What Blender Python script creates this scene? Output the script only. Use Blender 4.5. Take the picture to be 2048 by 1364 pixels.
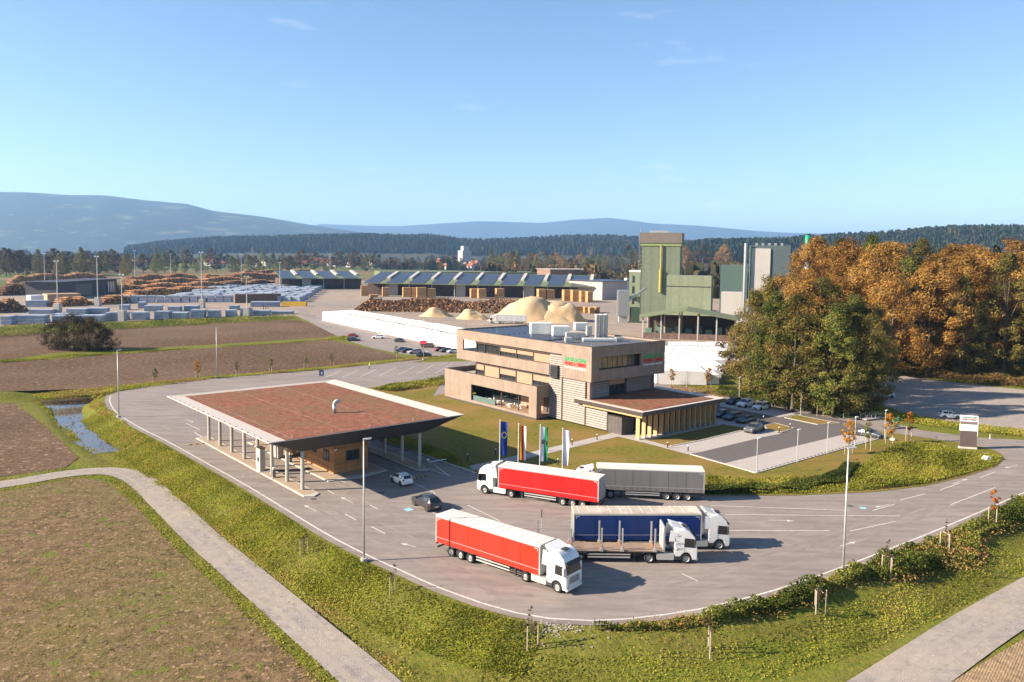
import bpy, bmesh, math, random
import numpy as np
from mathutils import Vector, Matrix
random.seed(7); RNG=np.random.default_rng(7)
R=math.radians
for o in list(bpy.data.objects): bpy.data.objects.remove(o)
SC=bpy.context.scene; COL=SC.collection
# ------------------------------------------------------------------ camera
FPX,PIT,ROL,CYP,CAMH=1603.0,R(4.46),R(0.72),634.0,31.0
cam=bpy.data.cameras.new('camera'); camo=bpy.data.objects.new('camera',cam); COL.objects.link(camo)
cam.sensor_width=36.0; cam.lens=36.0*FPX/2048.0; cam.clip_start=0.5; cam.clip_end=60000
cam.shift_y=(CYP-682.0)/2048.0
_cp,_sp,_cr,_sr=math.cos(PIT),math.sin(PIT),math.cos(ROL),math.sin(ROL)
FW=np.array([0,_cp,-_sp]); RT=np.array([_cr,_sr*_sp,_sr*_cp]); UPV=np.array([-_sr,_cr*_sp,_cr*_cp])
camo.matrix_world=Matrix(((RT[0],UPV[0],-FW[0],0),(RT[1],UPV[1],-FW[1],0),(RT[2],UPV[2],-FW[2],CAMH),(0,0,0,1)))
SC.camera=camo
SC.render.resolution_x=1024; SC.render.resolution_y=682
# ------------------------------------------------------------------ world, sun
SUN_EL=R(27.0); sdir=Vector((-0.984,-0.177,0)).normalized()
sv=Vector((sdir.x*math.cos(SUN_EL),sdir.y*math.cos(SUN_EL),math.sin(SUN_EL)))
W=bpy.data.worlds.new('World'); SC.world=W; W.use_nodes=True
wn=W.node_tree.nodes; wl=W.node_tree.links; wn.clear()
wo=wn.new('ShaderNodeOutputWorld'); wb=wn.new('ShaderNodeBackground'); ws=wn.new('ShaderNodeTexSky')
ws.sky_type='NISHITA'; ws.sun_disc=False; ws.sun_elevation=SUN_EL
ws.sun_rotation=math.atan2(sv.x,sv.y)
ws.altitude=300; ws.air_density=1.0; ws.dust_density=0.35; ws.ozone_density=3.5
wb.inputs['Strength'].default_value=0.070
# faint cirrus wisps, all over the sky
tc=wn.new('ShaderNodeTexCoord'); mp=wn.new('ShaderNodeMapping'); mp.inputs['Scale'].default_value=(2.2,2.2,11.0); mp.inputs['Rotation'].default_value=(0.12,0.05,0.3)
nz=wn.new('ShaderNodeTexNoise'); nz.inputs['Scale'].default_value=3.1; nz.inputs['Detail'].default_value=9; nz.inputs['Roughness'].default_value=0.62
cr_=wn.new('ShaderNodeValToRGB'); cr_.color_ramp.elements[0].position=0.62; cr_.color_ramp.elements[1].position=0.9; cr_.color_ramp.elements[1].color=(0.3,0.3,0.3,1)
mx=wn.new('ShaderNodeMixRGB'); mx.blend_type='MIX'; mx.inputs[2].default_value=(8.5,8.7,9.0,1)
wl.new(tc.outputs['Generated'],mp.inputs['Vector']); wl.new(mp.outputs[0],nz.inputs['Vector']); wl.new(nz.outputs['Fac'],cr_.inputs[0])
wl.new(cr_.outputs[0],mx.inputs[0]); wl.new(ws.outputs[0],mx.inputs[1]); wl.new(mx.outputs[0],wb.inputs['Color']); wl.new(wb.outputs[0],wo.inputs['Surface'])
sl=bpy.data.lights.new('sun','SUN'); sl.energy=5.0; sl.angle=R(0.55); sl.color=(1.0,0.86,0.68)
so=bpy.data.objects.new('sun',sl); COL.objects.link(so); so.rotation_euler=sv.to_track_quat('Z','Y').to_euler()
SC.view_settings.view_transform='Standard'; SC.view_settings.look='None'; SC.view_settings.gamma=1.0
SC.view_settings.exposure=1.55
SC.render.engine='CYCLES'
SC.cycles.max_bounces=6; SC.cycles.transparent_max_bounces=12; SC.cycles.volume_bounces=0
# ------------------------------------------------------------------ pixel of the photograph -> point at height z
def ray(x,y): return FW+RT*((x-1024.0)/FPX)-UPV*((y-CYP)/FPX)
def G(x,y,z=0.0):
    d=ray(x,y); t=(z-CAMH)/d[2]; return (d[0]*t,d[1]*t)
def G3(x,y,z=0.0):
    a=G(x,y,z); return Vector((a[0],a[1],z))
def at_dist(x,y,D):
    d=ray(x,y); t=D/d[1]; return Vector((d[0]*t,D,CAMH+d[2]*t))
YAW=R(39.87); UX=Vector((math.cos(YAW),math.sin(YAW),0)); VX=Vector((-math.sin(YAW),math.cos(YAW),0))
# ------------------------------------------------------------------ materials
MATS={}
def M(name,col,rough=.8,var=.12,scale=2.0,col2=None,bump=0.0,bscale=None,metal=0.0,spec=.35,detail=4,big=None,coat=0.0,trans=0.0,rnd=0.0,stretch=None,emit=None,speck=None):
    if name in MATS: return MATS[name]
    m=bpy.data.materials.new(name); m.use_nodes=True; nt=m.node_tree; n=nt.nodes; l=nt.links
    b=n['Principled BSDF']; b.inputs['Roughness'].default_value=rough; b.inputs['Metallic'].default_value=metal
    b.inputs['Specular IOR Level'].default_value=spec
    if coat: b.inputs['Coat Weight'].default_value=coat; b.inputs['Coat Roughness'].default_value=.06
    if trans: b.inputs['Transmission Weight'].default_value=trans
    tcn=n.new('ShaderNodeTexCoord'); vec=tcn.outputs['Object']
    if stretch:
        mpn=n.new('ShaderNodeMapping'); mpn.inputs['Scale'].default_value=stretch; l.new(vec,mpn.inputs['Vector']); vec=mpn.outputs[0]
    c1=tuple(max(0,x*(1-var)) for x in col); c2=tuple(x*(1+var) for x in col) if col2 is None else col2
    ns=n.new('ShaderNodeTexNoise'); ns.inputs['Scale'].default_value=scale; ns.inputs['Detail'].default_value=detail; ns.inputs['Roughness'].default_value=.65
    l.new(vec,ns.inputs['Vector'])
    rp=n.new('ShaderNodeValToRGB'); rp.color_ramp.elements[0].position=.32; rp.color_ramp.elements[1].position=.68
    rp.color_ramp.elements[0].color=(*c1,1); rp.color_ramp.elements[1].color=(*c2,1)
    l.new(ns.outputs['Fac'],rp.inputs[0]); out=rp.outputs[0]
    if big:   # (scale, colour, amount) large patches
        nb=n.new('ShaderNodeTexNoise'); nb.inputs['Scale'].default_value=big[0]; nb.inputs['Detail'].default_value=5; l.new(vec,nb.inputs['Vector'])
        rb=n.new('ShaderNodeValToRGB'); rb.color_ramp.elements[0].position=.42; rb.color_ramp.elements[1].position=.62
        l.new(nb.outputs['Fac'],rb.inputs[0]); mm=n.new('ShaderNodeMath'); mm.operation='MULTIPLY'; mm.inputs[1].default_value=big[2]; l.new(rb.outputs[0],mm.inputs[0])
        mb=n.new('ShaderNodeMixRGB'); mb.inputs[2].default_value=(*big[1],1); l.new(mm.outputs[0],mb.inputs[0]); l.new(out,mb.inputs[1]); out=mb.outputs[0]
    for sk in (speck or []):   # (scale, threshold, colour) scattered flecks
        nk=n.new('ShaderNodeTexNoise'); nk.inputs['Scale'].default_value=sk[0]; nk.inputs['Detail'].default_value=3; l.new(vec,nk.inputs['Vector'])
        rk=n.new('ShaderNodeValToRGB'); rk.color_ramp.elements[0].position=sk[1]; rk.color_ramp.elements[1].position=sk[1]+.07; l.new(nk.outputs['Fac'],rk.inputs[0])
        mk=n.new('ShaderNodeMixRGB'); mk.inputs[2].default_value=(*sk[2],1); l.new(rk.outputs[0],mk.inputs[0]); l.new(out,mk.inputs[1]); out=mk.outputs[0]
    if rnd:
        oi=n.new('ShaderNodeObjectInfo'); hs=n.new('ShaderNodeHueSaturation'); mr=n.new('ShaderNodeMapRange')
        mr.inputs['To Min'].default_value=1-rnd; mr.inputs['To Max'].default_value=1+rnd; l.new(oi.outputs['Random'],mr.inputs['Value']); l.new(mr.outputs[0],hs.inputs['Value']); l.new(out,hs.inputs['Color']); out=hs.outputs[0]
    l.new(out,b.inputs['Base Color'])
    if bump:
        nb2=n.new('ShaderNodeTexNoise'); nb2.inputs['Scale'].default_value=bscale or scale*4; nb2.inputs['Detail'].default_value=6; l.new(vec,nb2.inputs['Vector'])
        bp=n.new('ShaderNodeBump'); bp.inputs['Strength'].default_value=bump; bp.inputs['Distance'].default_value=.1; l.new(nb2.outputs['Fac'],bp.inputs['Height']); l.new(bp.outputs[0],b.inputs['Normal'])
    if emit: b.inputs['Emission Color'].default_value=(*emit[0],1); b.inputs['Emission Strength'].default_value=emit[1]
    MATS[name]=m; return m
def leaf_mat(name,cols,rnd=.12,tl=.35):
    if name in MATS: return MATS[name]
    m=bpy.data.materials.new(name); m.use_nodes=True; nt=m.node_tree; n=nt.nodes; l=nt.links; n.clear()
    o=n.new('ShaderNodeOutputMaterial'); at=n.new('ShaderNodeAttribute'); at.attribute_name='rnd'
    rp=n.new('ShaderNodeValToRGB'); el=rp.color_ramp.elements
    while len(el)<len(cols): el.new(.5)
    for i,c in enumerate(cols): el[i].position=i/(len(cols)-1); el[i].color=(*c,1)
    oi=n.new('ShaderNodeObjectInfo'); ad=n.new('ShaderNodeMath'); ad.operation='MULTIPLY_ADD'; ad.inputs[1].default_value=.5; ad.inputs[2].default_value=-.25
    l.new(oi.outputs['Random'],ad.inputs[0]); a2=n.new('ShaderNodeMath'); l.new(ad.outputs[0],a2.inputs[0]); l.new(at.outputs['Fac'],a2.inputs[1]); l.new(a2.outputs[0],rp.inputs[0])
    hs=n.new('ShaderNodeHueSaturation'); mr=n.new('ShaderNodeMapRange'); mr.inputs['To Min'].default_value=1-rnd; mr.inputs['To Max'].default_value=1+rnd
    ml=n.new('ShaderNodeMath'); ml.operation='MULTIPLY'; ml.inputs[1].default_value=7.31; fr=n.new('ShaderNodeMath'); fr.operation='FRACT'
    l.new(oi.outputs['Random'],ml.inputs[0]); l.new(ml.outputs[0],fr.inputs[0]); l.new(fr.outputs[0],mr.inputs['Value']); l.new(mr.outputs[0],hs.inputs['Value']); l.new(rp.outputs[0],hs.inputs['Color'])
    d=n.new('ShaderNodeBsdfDiffuse'); t=n.new('ShaderNodeBsdfTranslucent'); mxs=n.new('ShaderNodeMixShader'); mxs.inputs[0].default_value=tl
    l.new(hs.outputs[0],d.inputs['Color']); l.new(hs.outputs[0],t.inputs['Color']); l.new(d.outputs[0],mxs.inputs[1]); l.new(t.outputs[0],mxs.inputs[2]); l.new(mxs.outputs[0],o.inputs['Surface'])
    MATS[name]=m; return m
# ------------------------------------------------------------------ object helpers
def tag(o,label=None,cat=None,group=None,kind=None):
    if label: o['label']=label
    if cat: o['category']=cat
    if group: o['group']=group
    if kind: o['kind']=kind
    return o
def empty(name,loc=(0,0,0),rz=0.0,label=None,cat=None,group=None):
    o=bpy.data.objects.new(name,None); COL.objects.link(o); o.location=loc; o.rotation_euler=(0,0,rz); o.empty_display_size=.3
    return tag(o,label,cat,group)
def link(name,me,mat=None,parent=None,loc=None,rz=None):
    o=bpy.data.objects.new(name,me); COL.objects.link(o)
    if mat is not None and not me.materials: me.materials.append(mat)
    if parent is not None: o.parent=parent
    if loc is not None: o.location=loc
    if rz is not None: o.rotation_euler=(0,0,rz)
    return o
def dup(root,loc=None,rz=None,label=None,group=None,scale=None):
    r=root.copy(); COL.objects.link(r)
    if loc is not None: r.location=loc
    if rz is not None: r.rotation_euler=(0,0,rz)
    if scale is not None: r.scale=scale if hasattr(scale,'__len__') else (scale,)*3
    if label: r['label']=label
    if group: r['group']=group
    for ch in list(root.children):
        c=ch.copy(); COL.objects.link(c); c.parent=r
        for g in list(ch.children):
            d=g.copy(); COL.objects.link(d); d.parent=c
    return r
class MB:
    def __init__(s): s.v=[]; s.f=[]
    def add(s,vs,fs):
        b=len(s.v); s.v+= [tuple(x) for x in vs]; s.f+=[tuple(i+b for i in f) for f in fs]; return s
    def box(s,x0,x1,y0,y1,z0,z1):
        return s.add([(x0,y0,z0),(x1,y0,z0),(x1,y1,z0),(x0,y1,z0),(x0,y0,z1),(x1,y0,z1),(x1,y1,z1),(x0,y1,z1)],[(0,3,2,1),(4,5,6,7),(0,1,5,4),(1,2,6,5),(2,3,7,6),(3,0,4,7)])
    def hexa(s,p): return s.add(p,[(0,3,2,1),(4,5,6,7),(0,1,5,4),(1,2,6,5),(2,3,7,6),(3,0,4,7)])
    def prism(s,poly,z0,z1):
        n=len(poly); vs=[(x,y,z0) for x,y in poly]+[(x,y,z1) for x,y in poly]
        return s.add(vs,[tuple(range(n-1,-1,-1)),tuple(range(n,2*n))]+[(i,(i+1)%n,n+(i+1)%n,n+i) for i in range(n)])
    def prof(s,poly,y0,y1,ins=0.0):   # profile in x,z drawn across y
        n=len(poly); vs=[(x,y0,z) for x,z in poly]+[(x,y1,z) for x,z in poly]
        return s.add(vs,[tuple(range(n)),tuple(range(2*n-1,n-1,-1))]+[((i+1)%n,i,n+i,n+(i+1)%n) for i in range(n)])
    def cyl(s,p0,p1,r0,r1=None,n=8,cap=True):
        r1=r0 if r1 is None else r1; p0=Vector(p0); p1=Vector(p1); d=(p1-p0)
        if d.length<1e-6: return s
        d.normalize(); a=Vector((0,0,1)) if abs(d.z)<.9 else Vector((1,0,0)); e=d.cross(a).normalized(); g=d.cross(e)
        vs=[p0+(e*math.cos(t)+g*math.sin(t))*r0 for t in [2*math.pi*i/n for i in range(n)]]+[p1+(e*math.cos(t)+g*math.sin(t))*r1 for t in [2*math.pi*i/n for i in range(n)]]
        fs=[(i,n+i,n+(i+1)%n,(i+1)%n) for i in range(n)]
        if cap: fs+=[tuple(range(n)),tuple(range(2*n-1,n-1,-1))]
        return s.add(vs,fs)
    def quad(s,a,b,c,d): return s.add([a,b,c,d],[(0,1,2,3)])
    def mesh(s,name,mat=None,smooth=False,bevel=0.0):
        me=bpy.data.meshes.new(name); me.from_pydata([tuple(x) for x in s.v],[],s.f); me.update()
        if bevel:
            bm=bmesh.new(); bm.from_mesh(me); bmesh.ops.bevel(bm,geom=[e for e in bm.edges if len(e.link_faces)==2 and e.calc_face_angle(0)>.5],offset=bevel,segments=2,affect='EDGES',clamp_overlap=True); bm.to_mesh(me); bm.free()
        if mat: me.materials.append(mat)
        if smooth:
            me.polygons.foreach_set('use_smooth',[True]*len(me.polygons))
        return me
    def build(s,name,mat,parent=None,loc=None,rz=None,smooth=False,bevel=0.0): return link(name,s.mesh(name,mat,smooth,bevel),None,parent,loc,rz)
def bx(name,mat,parent,x0,x1,y0,y1,z0,z1,bevel=0.0): return MB().box(x0,x1,y0,y1,z0,z1).build(name,mat,parent,bevel=bevel)
def quads_mesh(name,P,mat,rnd=None):
    n=P.shape[0]; me=bpy.data.meshes.new(name); me.vertices.add(4*n); me.vertices.foreach_set('co',P.reshape(-1).astype(np.float32))
    me.loops.add(4*n); me.loops.foreach_set('vertex_index',np.arange(4*n,dtype=np.int32)); me.polygons.add(n)
    me.polygons.foreach_set('loop_start',np.arange(0,4*n,4,dtype=np.int32)); me.polygons.foreach_set('loop_total',np.full(n,4,dtype=np.int32)); me.update(calc_edges=True)
    if rnd is not None:
        a=me.attributes.new('rnd','FLOAT','POINT'); a.data.foreach_set('value',np.repeat(rnd,4).astype(np.float32))
    me.materials.append(mat); return me
def leaf_quads(C,size,up=.5,out=None,asp=.7):
    n=len(C); N=RNG.normal(size=(n,3)); N[:,2]=np.abs(N[:,2])*(1+up)
    if out is not None: N+=out*1.1
    N/=np.linalg.norm(N,axis=1)[:,None]; A=RNG.normal(size=(n,3)); T=np.cross(N,A); T/=np.linalg.norm(T,axis=1)[:,None]; Bv=np.cross(N,T)
    s=(size*(0.6+.8*RNG.random(n)))[:,None]; T*=s*.5; Bv*=s*.5*asp
    return np.stack([C-T,C+Bv*.9-T*.1,C+T,C-Bv*.9+T*.1],axis=1)
def pip(px,py,poly):
    inside=np.zeros(px.shape,bool); n=len(poly)
    for i in range(n):
        x1,y1=poly[i]; x2,y2=poly[(i+1)%n]
        c=((y1>py)!=(y2>py)); xi=(x2-x1)*(py-y1)/((y2-y1) if y2!=y1 else 1e-9)+x1
        inside^=(c&(px<xi))
    return inside
def dist_poly(px,py,poly,closed=True):
    d=np.full(px.shape,1e9); n=len(poly)
    for i in range(n if closed else n-1):
        x1,y1=poly[i]; x2,y2=poly[(i+1)%n]; dx,dy=x2-x1,y2-y1; L=dx*dx+dy*dy+1e-12
        t=np.clip(((px-x1)*dx+(py-y1)*dy)/L,0,1); d=np.minimum(d,np.hypot(px-x1-t*dx,py-y1-t*dy))
    return d
def smooth(a,b,x): t=np.clip((x-a)/(b-a),0,1); return t*t*(3-2*t)
def spline(pts,step=2.0):
    out=[]; n=len(pts)
    for i in range(n-1):
        p0=pts[max(i-1,0)]; p1=pts[i]; p2=pts[i+1]; p3=pts[min(i+2,n-1)]
        k=max(1,int(math.hypot(p2[0]-p1[0],p2[1]-p1[1])/step))
        for j in range(k):
            t=j/k; out.append(tuple(.5*((2*p1[a])+(-p0[a]+p2[a])*t+(2*p0[a]-5*p1[a]+4*p2[a]-p3[a])*t*t+(-p0[a]+3*p1[a]-3*p2[a]+p3[a])*t**3) for a in(0,1)))
    out.append(tuple(pts[-1])); return out
def flat(name,pts,z,mat,parent=None,kind='structure'):
    bm=bmesh.new(); vs=[bm.verts.new((p[0],p[1],z)) for p in pts]; f=bm.faces.new(vs); f.normal_update()
    if f.normal.z<0: f.normal_flip()
    bmesh.ops.triangulate(bm,faces=bm.faces[:]); me=bpy.data.meshes.new(name); bm.to_mesh(me); bm.free()
    o=link(name,me,mat,parent)
    if kind and parent is None: o['kind']=kind
    return o
def strip(name,pts,w,z,mat,parent=None,z1=None):
    "band along a polyline; with z1 a raised kerb"
    mb=MB(); n=len(pts); L=[];Rr=[]
    for i,p in enumerate(pts):
        a=pts[max(i-1,0)]; b=pts[min(i+1,n-1)]; dx,dy=b[0]-a[0],b[1]-a[1]; l=math.hypot(dx,dy) or 1
        L.append((p[0]-dy/l*w/2,p[1]+dx/l*w/2)); Rr.append((p[0]+dy/l*w/2,p[1]-dx/l*w/2))
    for i in range(n-1):
        if z1 is None: mb.quad((*Rr[i],z),(*Rr[i+1],z),(*L[i+1],z),(*L[i],z))
        else: mb.hexa([(*Rr[i],z),(*Rr[i+1],z),(*L[i+1],z),(*L[i],z),(*Rr[i],z1),(*Rr[i+1],z1),(*L[i+1],z1),(*L[i],z1)])
    o=mb.build(name,mat,parent)
    if parent is None: o['kind']='structure'
    return o
def PX(*pts,z=0.0): return [G(x,y,z) for x,y in pts]
# ================================================================== ground and roads
OLpx=[(221,792),(219,800),(225,815),(240,831),(285,858),(330,880),(420,930),(500,975),(640,1060),(720,1103),(800,1140),(880,1176),(960,1205),(1030,1225),(1100,1237),(1180,1241),(1250,1238),(1330,1229),(1400,1218),(1550,1180),(1700,1128),(1850,1070),(1950,1028),(2048,985),(2150,938),(2300,880)]
OL=spline(PX(*OLpx),2.5)
def offset(pts,d):
    out=[]; n=len(pts)
    for i,p in enumerate(pts):
        a=pts[max(i-1,0)]; b=pts[min(i+1,n-1)]; dx,dy=b[0]-a[0],b[1]-a[1]; l=math.hypot(dx,dy) or 1
        out.append((p[0]+dy/l*d,p[1]-dx/l*d))
    return out
EDGE=offset(OL,0.9)          # asphalt edge, outside the white line
PADP=[(-900,167),(-122,168),(-110,173),(-101,181),(-93,184),(-86,173)]+offset(OL,1.3)+[(400,150),(3000,600),(3000,9000),(-3000,9000)]
POND=PX((62,800),(120,795),(196,789),(212,802),(196,815),(224,838),(258,868),(296,902),(240,909),(185,907),(150,885),(112,850),(85,820),z=-1.7)
LOWZ=-1.5
def hgt(x,y):
    ins=pip(x,y,PADP); d=np.where(ins,0.0,dist_poly(x,y,PADP))
    h=-0.06+(LOWZ+0.06)*smooth(0.2,6.0,d)
    # ditch along the foot of the bank
    h-=0.35*np.exp(-((d-8.0)/0.7)**2)
    pin=pip(x,y,POND); dp=dist_poly(x,y,POND); h-=np.where(pin,0.75*smooth(0,2.2,dp),0)
    n=0.10*np.sin(x*.9+np.sin(y*.7)*1.3)*np.sin(y*.8+1.7*np.sin(x*.35)); h+=np.where(d>0.3,n*smooth(.3,2,d)*np.exp(-d/14),0)
    return h
def axis(lo,hi,step,far_lo,far_hi,k=1.22):
    a=list(np.arange(lo,hi+1e-6,step)); s=step
    while a[-1]<far_hi: s*=k; a.append(a[-1]+s)
    s=step
    while a[0]>far_lo: s*=k; a.insert(0,a[0]-s)
    return np.array(a)
gx=axis(-128,96,.9,-24000,24000); gy=axis(44,200,.9,-60,26000)
XX,YY=np.meshgrid(gx,gy); ZZ=hgt(XX.ravel(),YY.ravel()).reshape(XX.shape)
me=bpy.data.meshes.new('ground'); nx,ny=len(gx),len(gy)
V=np.stack([XX.ravel(),YY.ravel(),ZZ.ravel()],1); me.vertices.add(nx*ny); me.vertices.foreach_set('co',V.reshape(-1).astype(np.float32))
I=(np.arange(ny-1)[:,None]*nx+np.arange(nx-1)[None,:]).ravel(); Q=np.stack([I,I+1,I+nx+1,I+nx],1)
me.loops.add(Q.size); me.loops.foreach_set('vertex_index',Q.ravel().astype(np.int32)); me.polygons.add(len(Q)); me.polygons.foreach_set('loop_start',np.arange(0,Q.size,4,dtype=np.int32)); me.polygons.foreach_set('loop_total',np.full(len(Q),4,dtype=np.int32)); me.polygons.foreach_set('use_smooth',np.ones(len(Q),bool)); me.update(calc_edges=True)
# grass, with a patchwork of fields further out
gm=bpy.data.materials.new('meadow'); gm.use_nodes=True; nt=gm.node_tree; n=nt.nodes; l=nt.links; b=n['Principled BSDF']; b.inputs['Roughness'].default_value=.95; b.inputs['Specular IOR Level'].default_value=.1
ge=n.new('ShaderNodeNewGeometry')
def noise(sc,det=5,vec=None):
    q=n.new('ShaderNodeTexNoise'); q.inputs['Scale'].default_value=sc; q.inputs['Detail'].default_value=det; q.inputs['Roughness'].default_value=.65; l.new(vec or ge.outputs['Position'],q.inputs['Vector']); return q.outputs['Fac']
def ramp(f,cs):
    q=n.new('ShaderNodeValToRGB'); el=q.color_ramp.elements
    while len(el)<len(cs): el.new(.5)
    for i,(p,c) in enumerate(cs): el[i].position=p; el[i].color=(*c,1)
    l.new(f,q.inputs[0]); return q.outputs[0]
def mixc(f,a,bb):
    q=n.new('ShaderNodeMixRGB'); l.new(f,q.inputs[0]); l.new(a,q.inputs[1]); l.new(bb,q.inputs[2]); return q.outputs[0]
fine=ramp(noise(1.6,8),[(.25,(.06,.08,.010)),(.5,(.13,.145,.018)),(.75,(.21,.18,.035))])
patch=ramp(noise(.16,4),[(.4,(0,0,0)),(.66,(.55,.55,.55))])
brown=ramp(noise(2.3,6),[(.3,(.10,.075,.022)),(.7,(.20,.135,.05))])
near=mixc(patch,fine,brown)
vo=n.new('ShaderNodeTexVoronoi'); mpv=n.new('ShaderNodeMapping'); mpv.inputs['Scale'].default_value=(.0028,.0052,0); mpv.inputs['Rotation'].default_value=(0,0,.35); l.new(ge.outputs['Position'],mpv.inputs['Vector']); l.new(mpv.outputs[0],vo.inputs['Vector']); vo.inputs['Scale'].default_value=1.0
sx=n.new('ShaderNodeSeparateXYZ'); l.new(vo.outputs['Color'],sx.inputs[0])
farc=ramp(sx.outputs[0],[(0,(.14,.10,.055)),(.35,(.20,.145,.085)),(.5,(.07,.10,.025)),(.75,(.10,.115,.03)),(1,(.17,.13,.06))])
sp=n.new('ShaderNodeSeparateXYZ'); l.new(ge.outputs['Position'],sp.inputs[0]); mr=n.new('ShaderNodeMapRange'); mr.inputs['From Min'].default_value=480; mr.inputs['From Max'].default_value=640; l.new(sp.outputs['Y'],mr.inputs['Value'])
l.new(mixc(mr.outputs[0],near,farc),b.inputs['Base Color'])
bp=n.new('ShaderNodeBump'); bp.inputs['Strength'].default_value=.9; bp.inputs['Distance'].default_value=.25; l.new(noise(2.2,8),bp.inputs['Height']); l.new(bp.outputs[0],b.inputs['Normal'])
me.materials.append(gm); link('ground',me)['kind']='structure'

asph=M('asphalt',(.24,.203,.184),.85,.07,.9,bump=.12,bscale=30,big=(.045,(.20,.168,.15),.55),speck=[(.22,.66,(.19,.155,.135)),(3.0,.68,(.20,.165,.145))])
def asphalt_marks(m):   # tyre-worn streaks along the lanes
    nt=m.node_tree; n=nt.nodes; l=nt.links; b=n['Principled BSDF']; src=b.inputs['Base Color'].links[0].from_socket
    tcn=n.new('ShaderNodeTexCoord'); mpn=n.new('ShaderNodeMapping'); mpn.inputs['Rotation'].default_value=(0,0,R(50)); mpn.inputs['Scale'].default_value=(.16,.9,1); l.new(tcn.outputs['Object'],mpn.inputs['Vector'])
    q=n.new('ShaderNodeTexNoise'); q.inputs['Scale'].default_value=1; q.inputs['Detail'].default_value=6; l.new(mpn.outputs[0],q.inputs['Vector'])
    r=n.new('ShaderNodeValToRGB'); r.color_ramp.elements[0].position=.35; r.color_ramp.elements[0].color=(.78,.77,.76,1); r.color_ramp.elements[1].position=.62; r.color_ramp.elements[1].color=(1.05,1.04,1.03,1)
    l.new(q.outputs['Fac'],r.inputs[0]); mm=n.new('ShaderNodeMixRGB'); mm.blend_type='MULTIPLY'; mm.inputs[0].default_value=1.0; l.new(src,mm.inputs[1]); l.new(r.outputs[0],mm.inputs[2]); l.new(mm.outputs[0],b.inputs['Base Color'])
asphalt_marks(asph)
dasph=M('dark_asphalt',(.105,.092,.088),.85,.08,1.2,bump=.1,bscale=30)
grav=M('gravel',(.25,.215,.192),.95,.22,1.2,bump=.5,bscale=9,big=(.12,(.34,.275,.215),.6),speck=[(3.5,.62,(.38,.34,.30))])
pave=M('pale_paving',(.36,.32,.29),.85,.06,.6,bump=.05,bscale=12)
lawn=M('lawn',(.125,.12,.016),.95,.3,1.3,col2=(.19,.16,.03),bump=.6,bscale=7,big=(.085,(.235,.14,.05),.8),detail=7,spec=.1)
soil=M('ploughed_soil',(.082,.046,.026),.98,.5,.9,col2=(.15,.09,.05),bump=1.0,bscale=2.2,big=(.02,(.16,.105,.068),.6),detail=8,spec=.1,speck=[(1.1,.60,(.25,.17,.11)),(1.6,.62,(.045,.027,.018))])
stub=M('stubble_field',(.125,.08,.045),.98,.45,.7,col2=(.215,.135,.08),bump=1.0,bscale=2.0,big=(.05,(.135,.12,.035),.5),detail=8,spec=.1,speck=[(2.2,.59,(.28,.185,.115)),(1.7,.60,(.065,.045,.022)),(.5,.62,(.11,.125,.025))])
tan=M('tan_field',(.27,.185,.11),.98,.3,1.2,bump=.9,bscale=3,spec=.1)
mill=M('mill_yard_ground',(.27,.205,.155),.95,.15,.12,bump=.2,bscale=1,big=(.012,(.19,.165,.15),.7))
paint=M('road_paint',(.50,.465,.43),.75,.3,2.5,detail=8)
kerbm=M('kerb_concrete',(.42,.39,.35),.85,.1,4)
# furrow rows on ploughed soil
def furrows(m,ang,freq):
    nt=m.node_tree; n=nt.nodes; l=nt.links; b=n['Principled BSDF']
    tcn=n.new('ShaderNodeTexCoord'); mpn=n.new('ShaderNodeMapping'); mpn.inputs['Rotation'].default_value=(0,0,R(ang)); l.new(tcn.outputs['Object'],mpn.inputs['Vector'])
    wv=n.new('ShaderNodeTexWave'); wv.inputs['Scale'].default_value=freq; wv.inputs['Distortion'].default_value=1.2; wv.inputs['Detail'].default_value=3; l.new(mpn.outputs[0],wv.inputs['Vector'])
    old=b.inputs['Normal'].links[0].from_node; bp=n.new('ShaderNodeBump'); bp.inputs['Strength'].default_value=.3; bp.inputs['Distance'].default_value=.08; l.new(wv.outputs['Fac'],bp.inputs['Height']); l.new(old.outputs[0],bp.inputs['Normal']); l.new(bp.outputs[0],b.inputs['Normal'])
furrows(soil,10,1.1); furrows(tan,40,1.6)

yard_pts=EDGE+PX((2300,872),(2048,880),(1963,875),(1922,871),(1840,860),(1760,838),(1650,817),(1583,806),(1440,790))+[(20,240),(-28,226)]+PX((880,712),(850,716),(760,728),(660,737),(540,748),(430,757),(300,771),(235,784))
yard=flat('yard_road',yard_pts,0.0,asph)
tag(flat('car_park',PX((590,618),(612,640),(650,660),(690,680),(740,695),(800,708),(850,713),(930,709),(975,700),(930,694),(830,680),(740,661),(670,645),(625,630),(606,617)),0.012,asph),kind='structure')
flat('mill_yard',PX((-250,662),(0,653),(244,643),(403,636),(590,631),(612,640),(660,658),(760,690),(1030,726),(1330,735),(1500,735),(1500,620),(1560,585),(1560,556),(1200,558),(700,562),(560,574),(200,584),(-250,596)),-0.02,mill)
lawn_pts=PX((952,947),(756,879))+[tuple((Vector((-26.8,102.1,0))+UX*22.6+VX*36)[:2])]+PX((735,776),(790,768),(888,757))+[tuple((Vector((4.8,148.5,0))+UX*a+VX*bb)[:2]) for a,bb in((-1,33),(26,34),(28,-6))]+PX((1440,800),(1583,823),(1650,834),(1757,862),(1840,874),(1922,886),(1982,898),(2000,906),(2009,917),(1992,934),(1930,954),(1850,972),(1750,984),(1600,991),(1413,992))
flat('lawn',lawn_pts,0.04,lawn)
flat('gravel_lot',PX((1690,802),(1760,744),(1800,750),(1900,764),(2048,779),(2250,805),(2250,880),(2048,862),(1990,855),(1850,836),(1760,816)),-0.02,grav)
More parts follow.
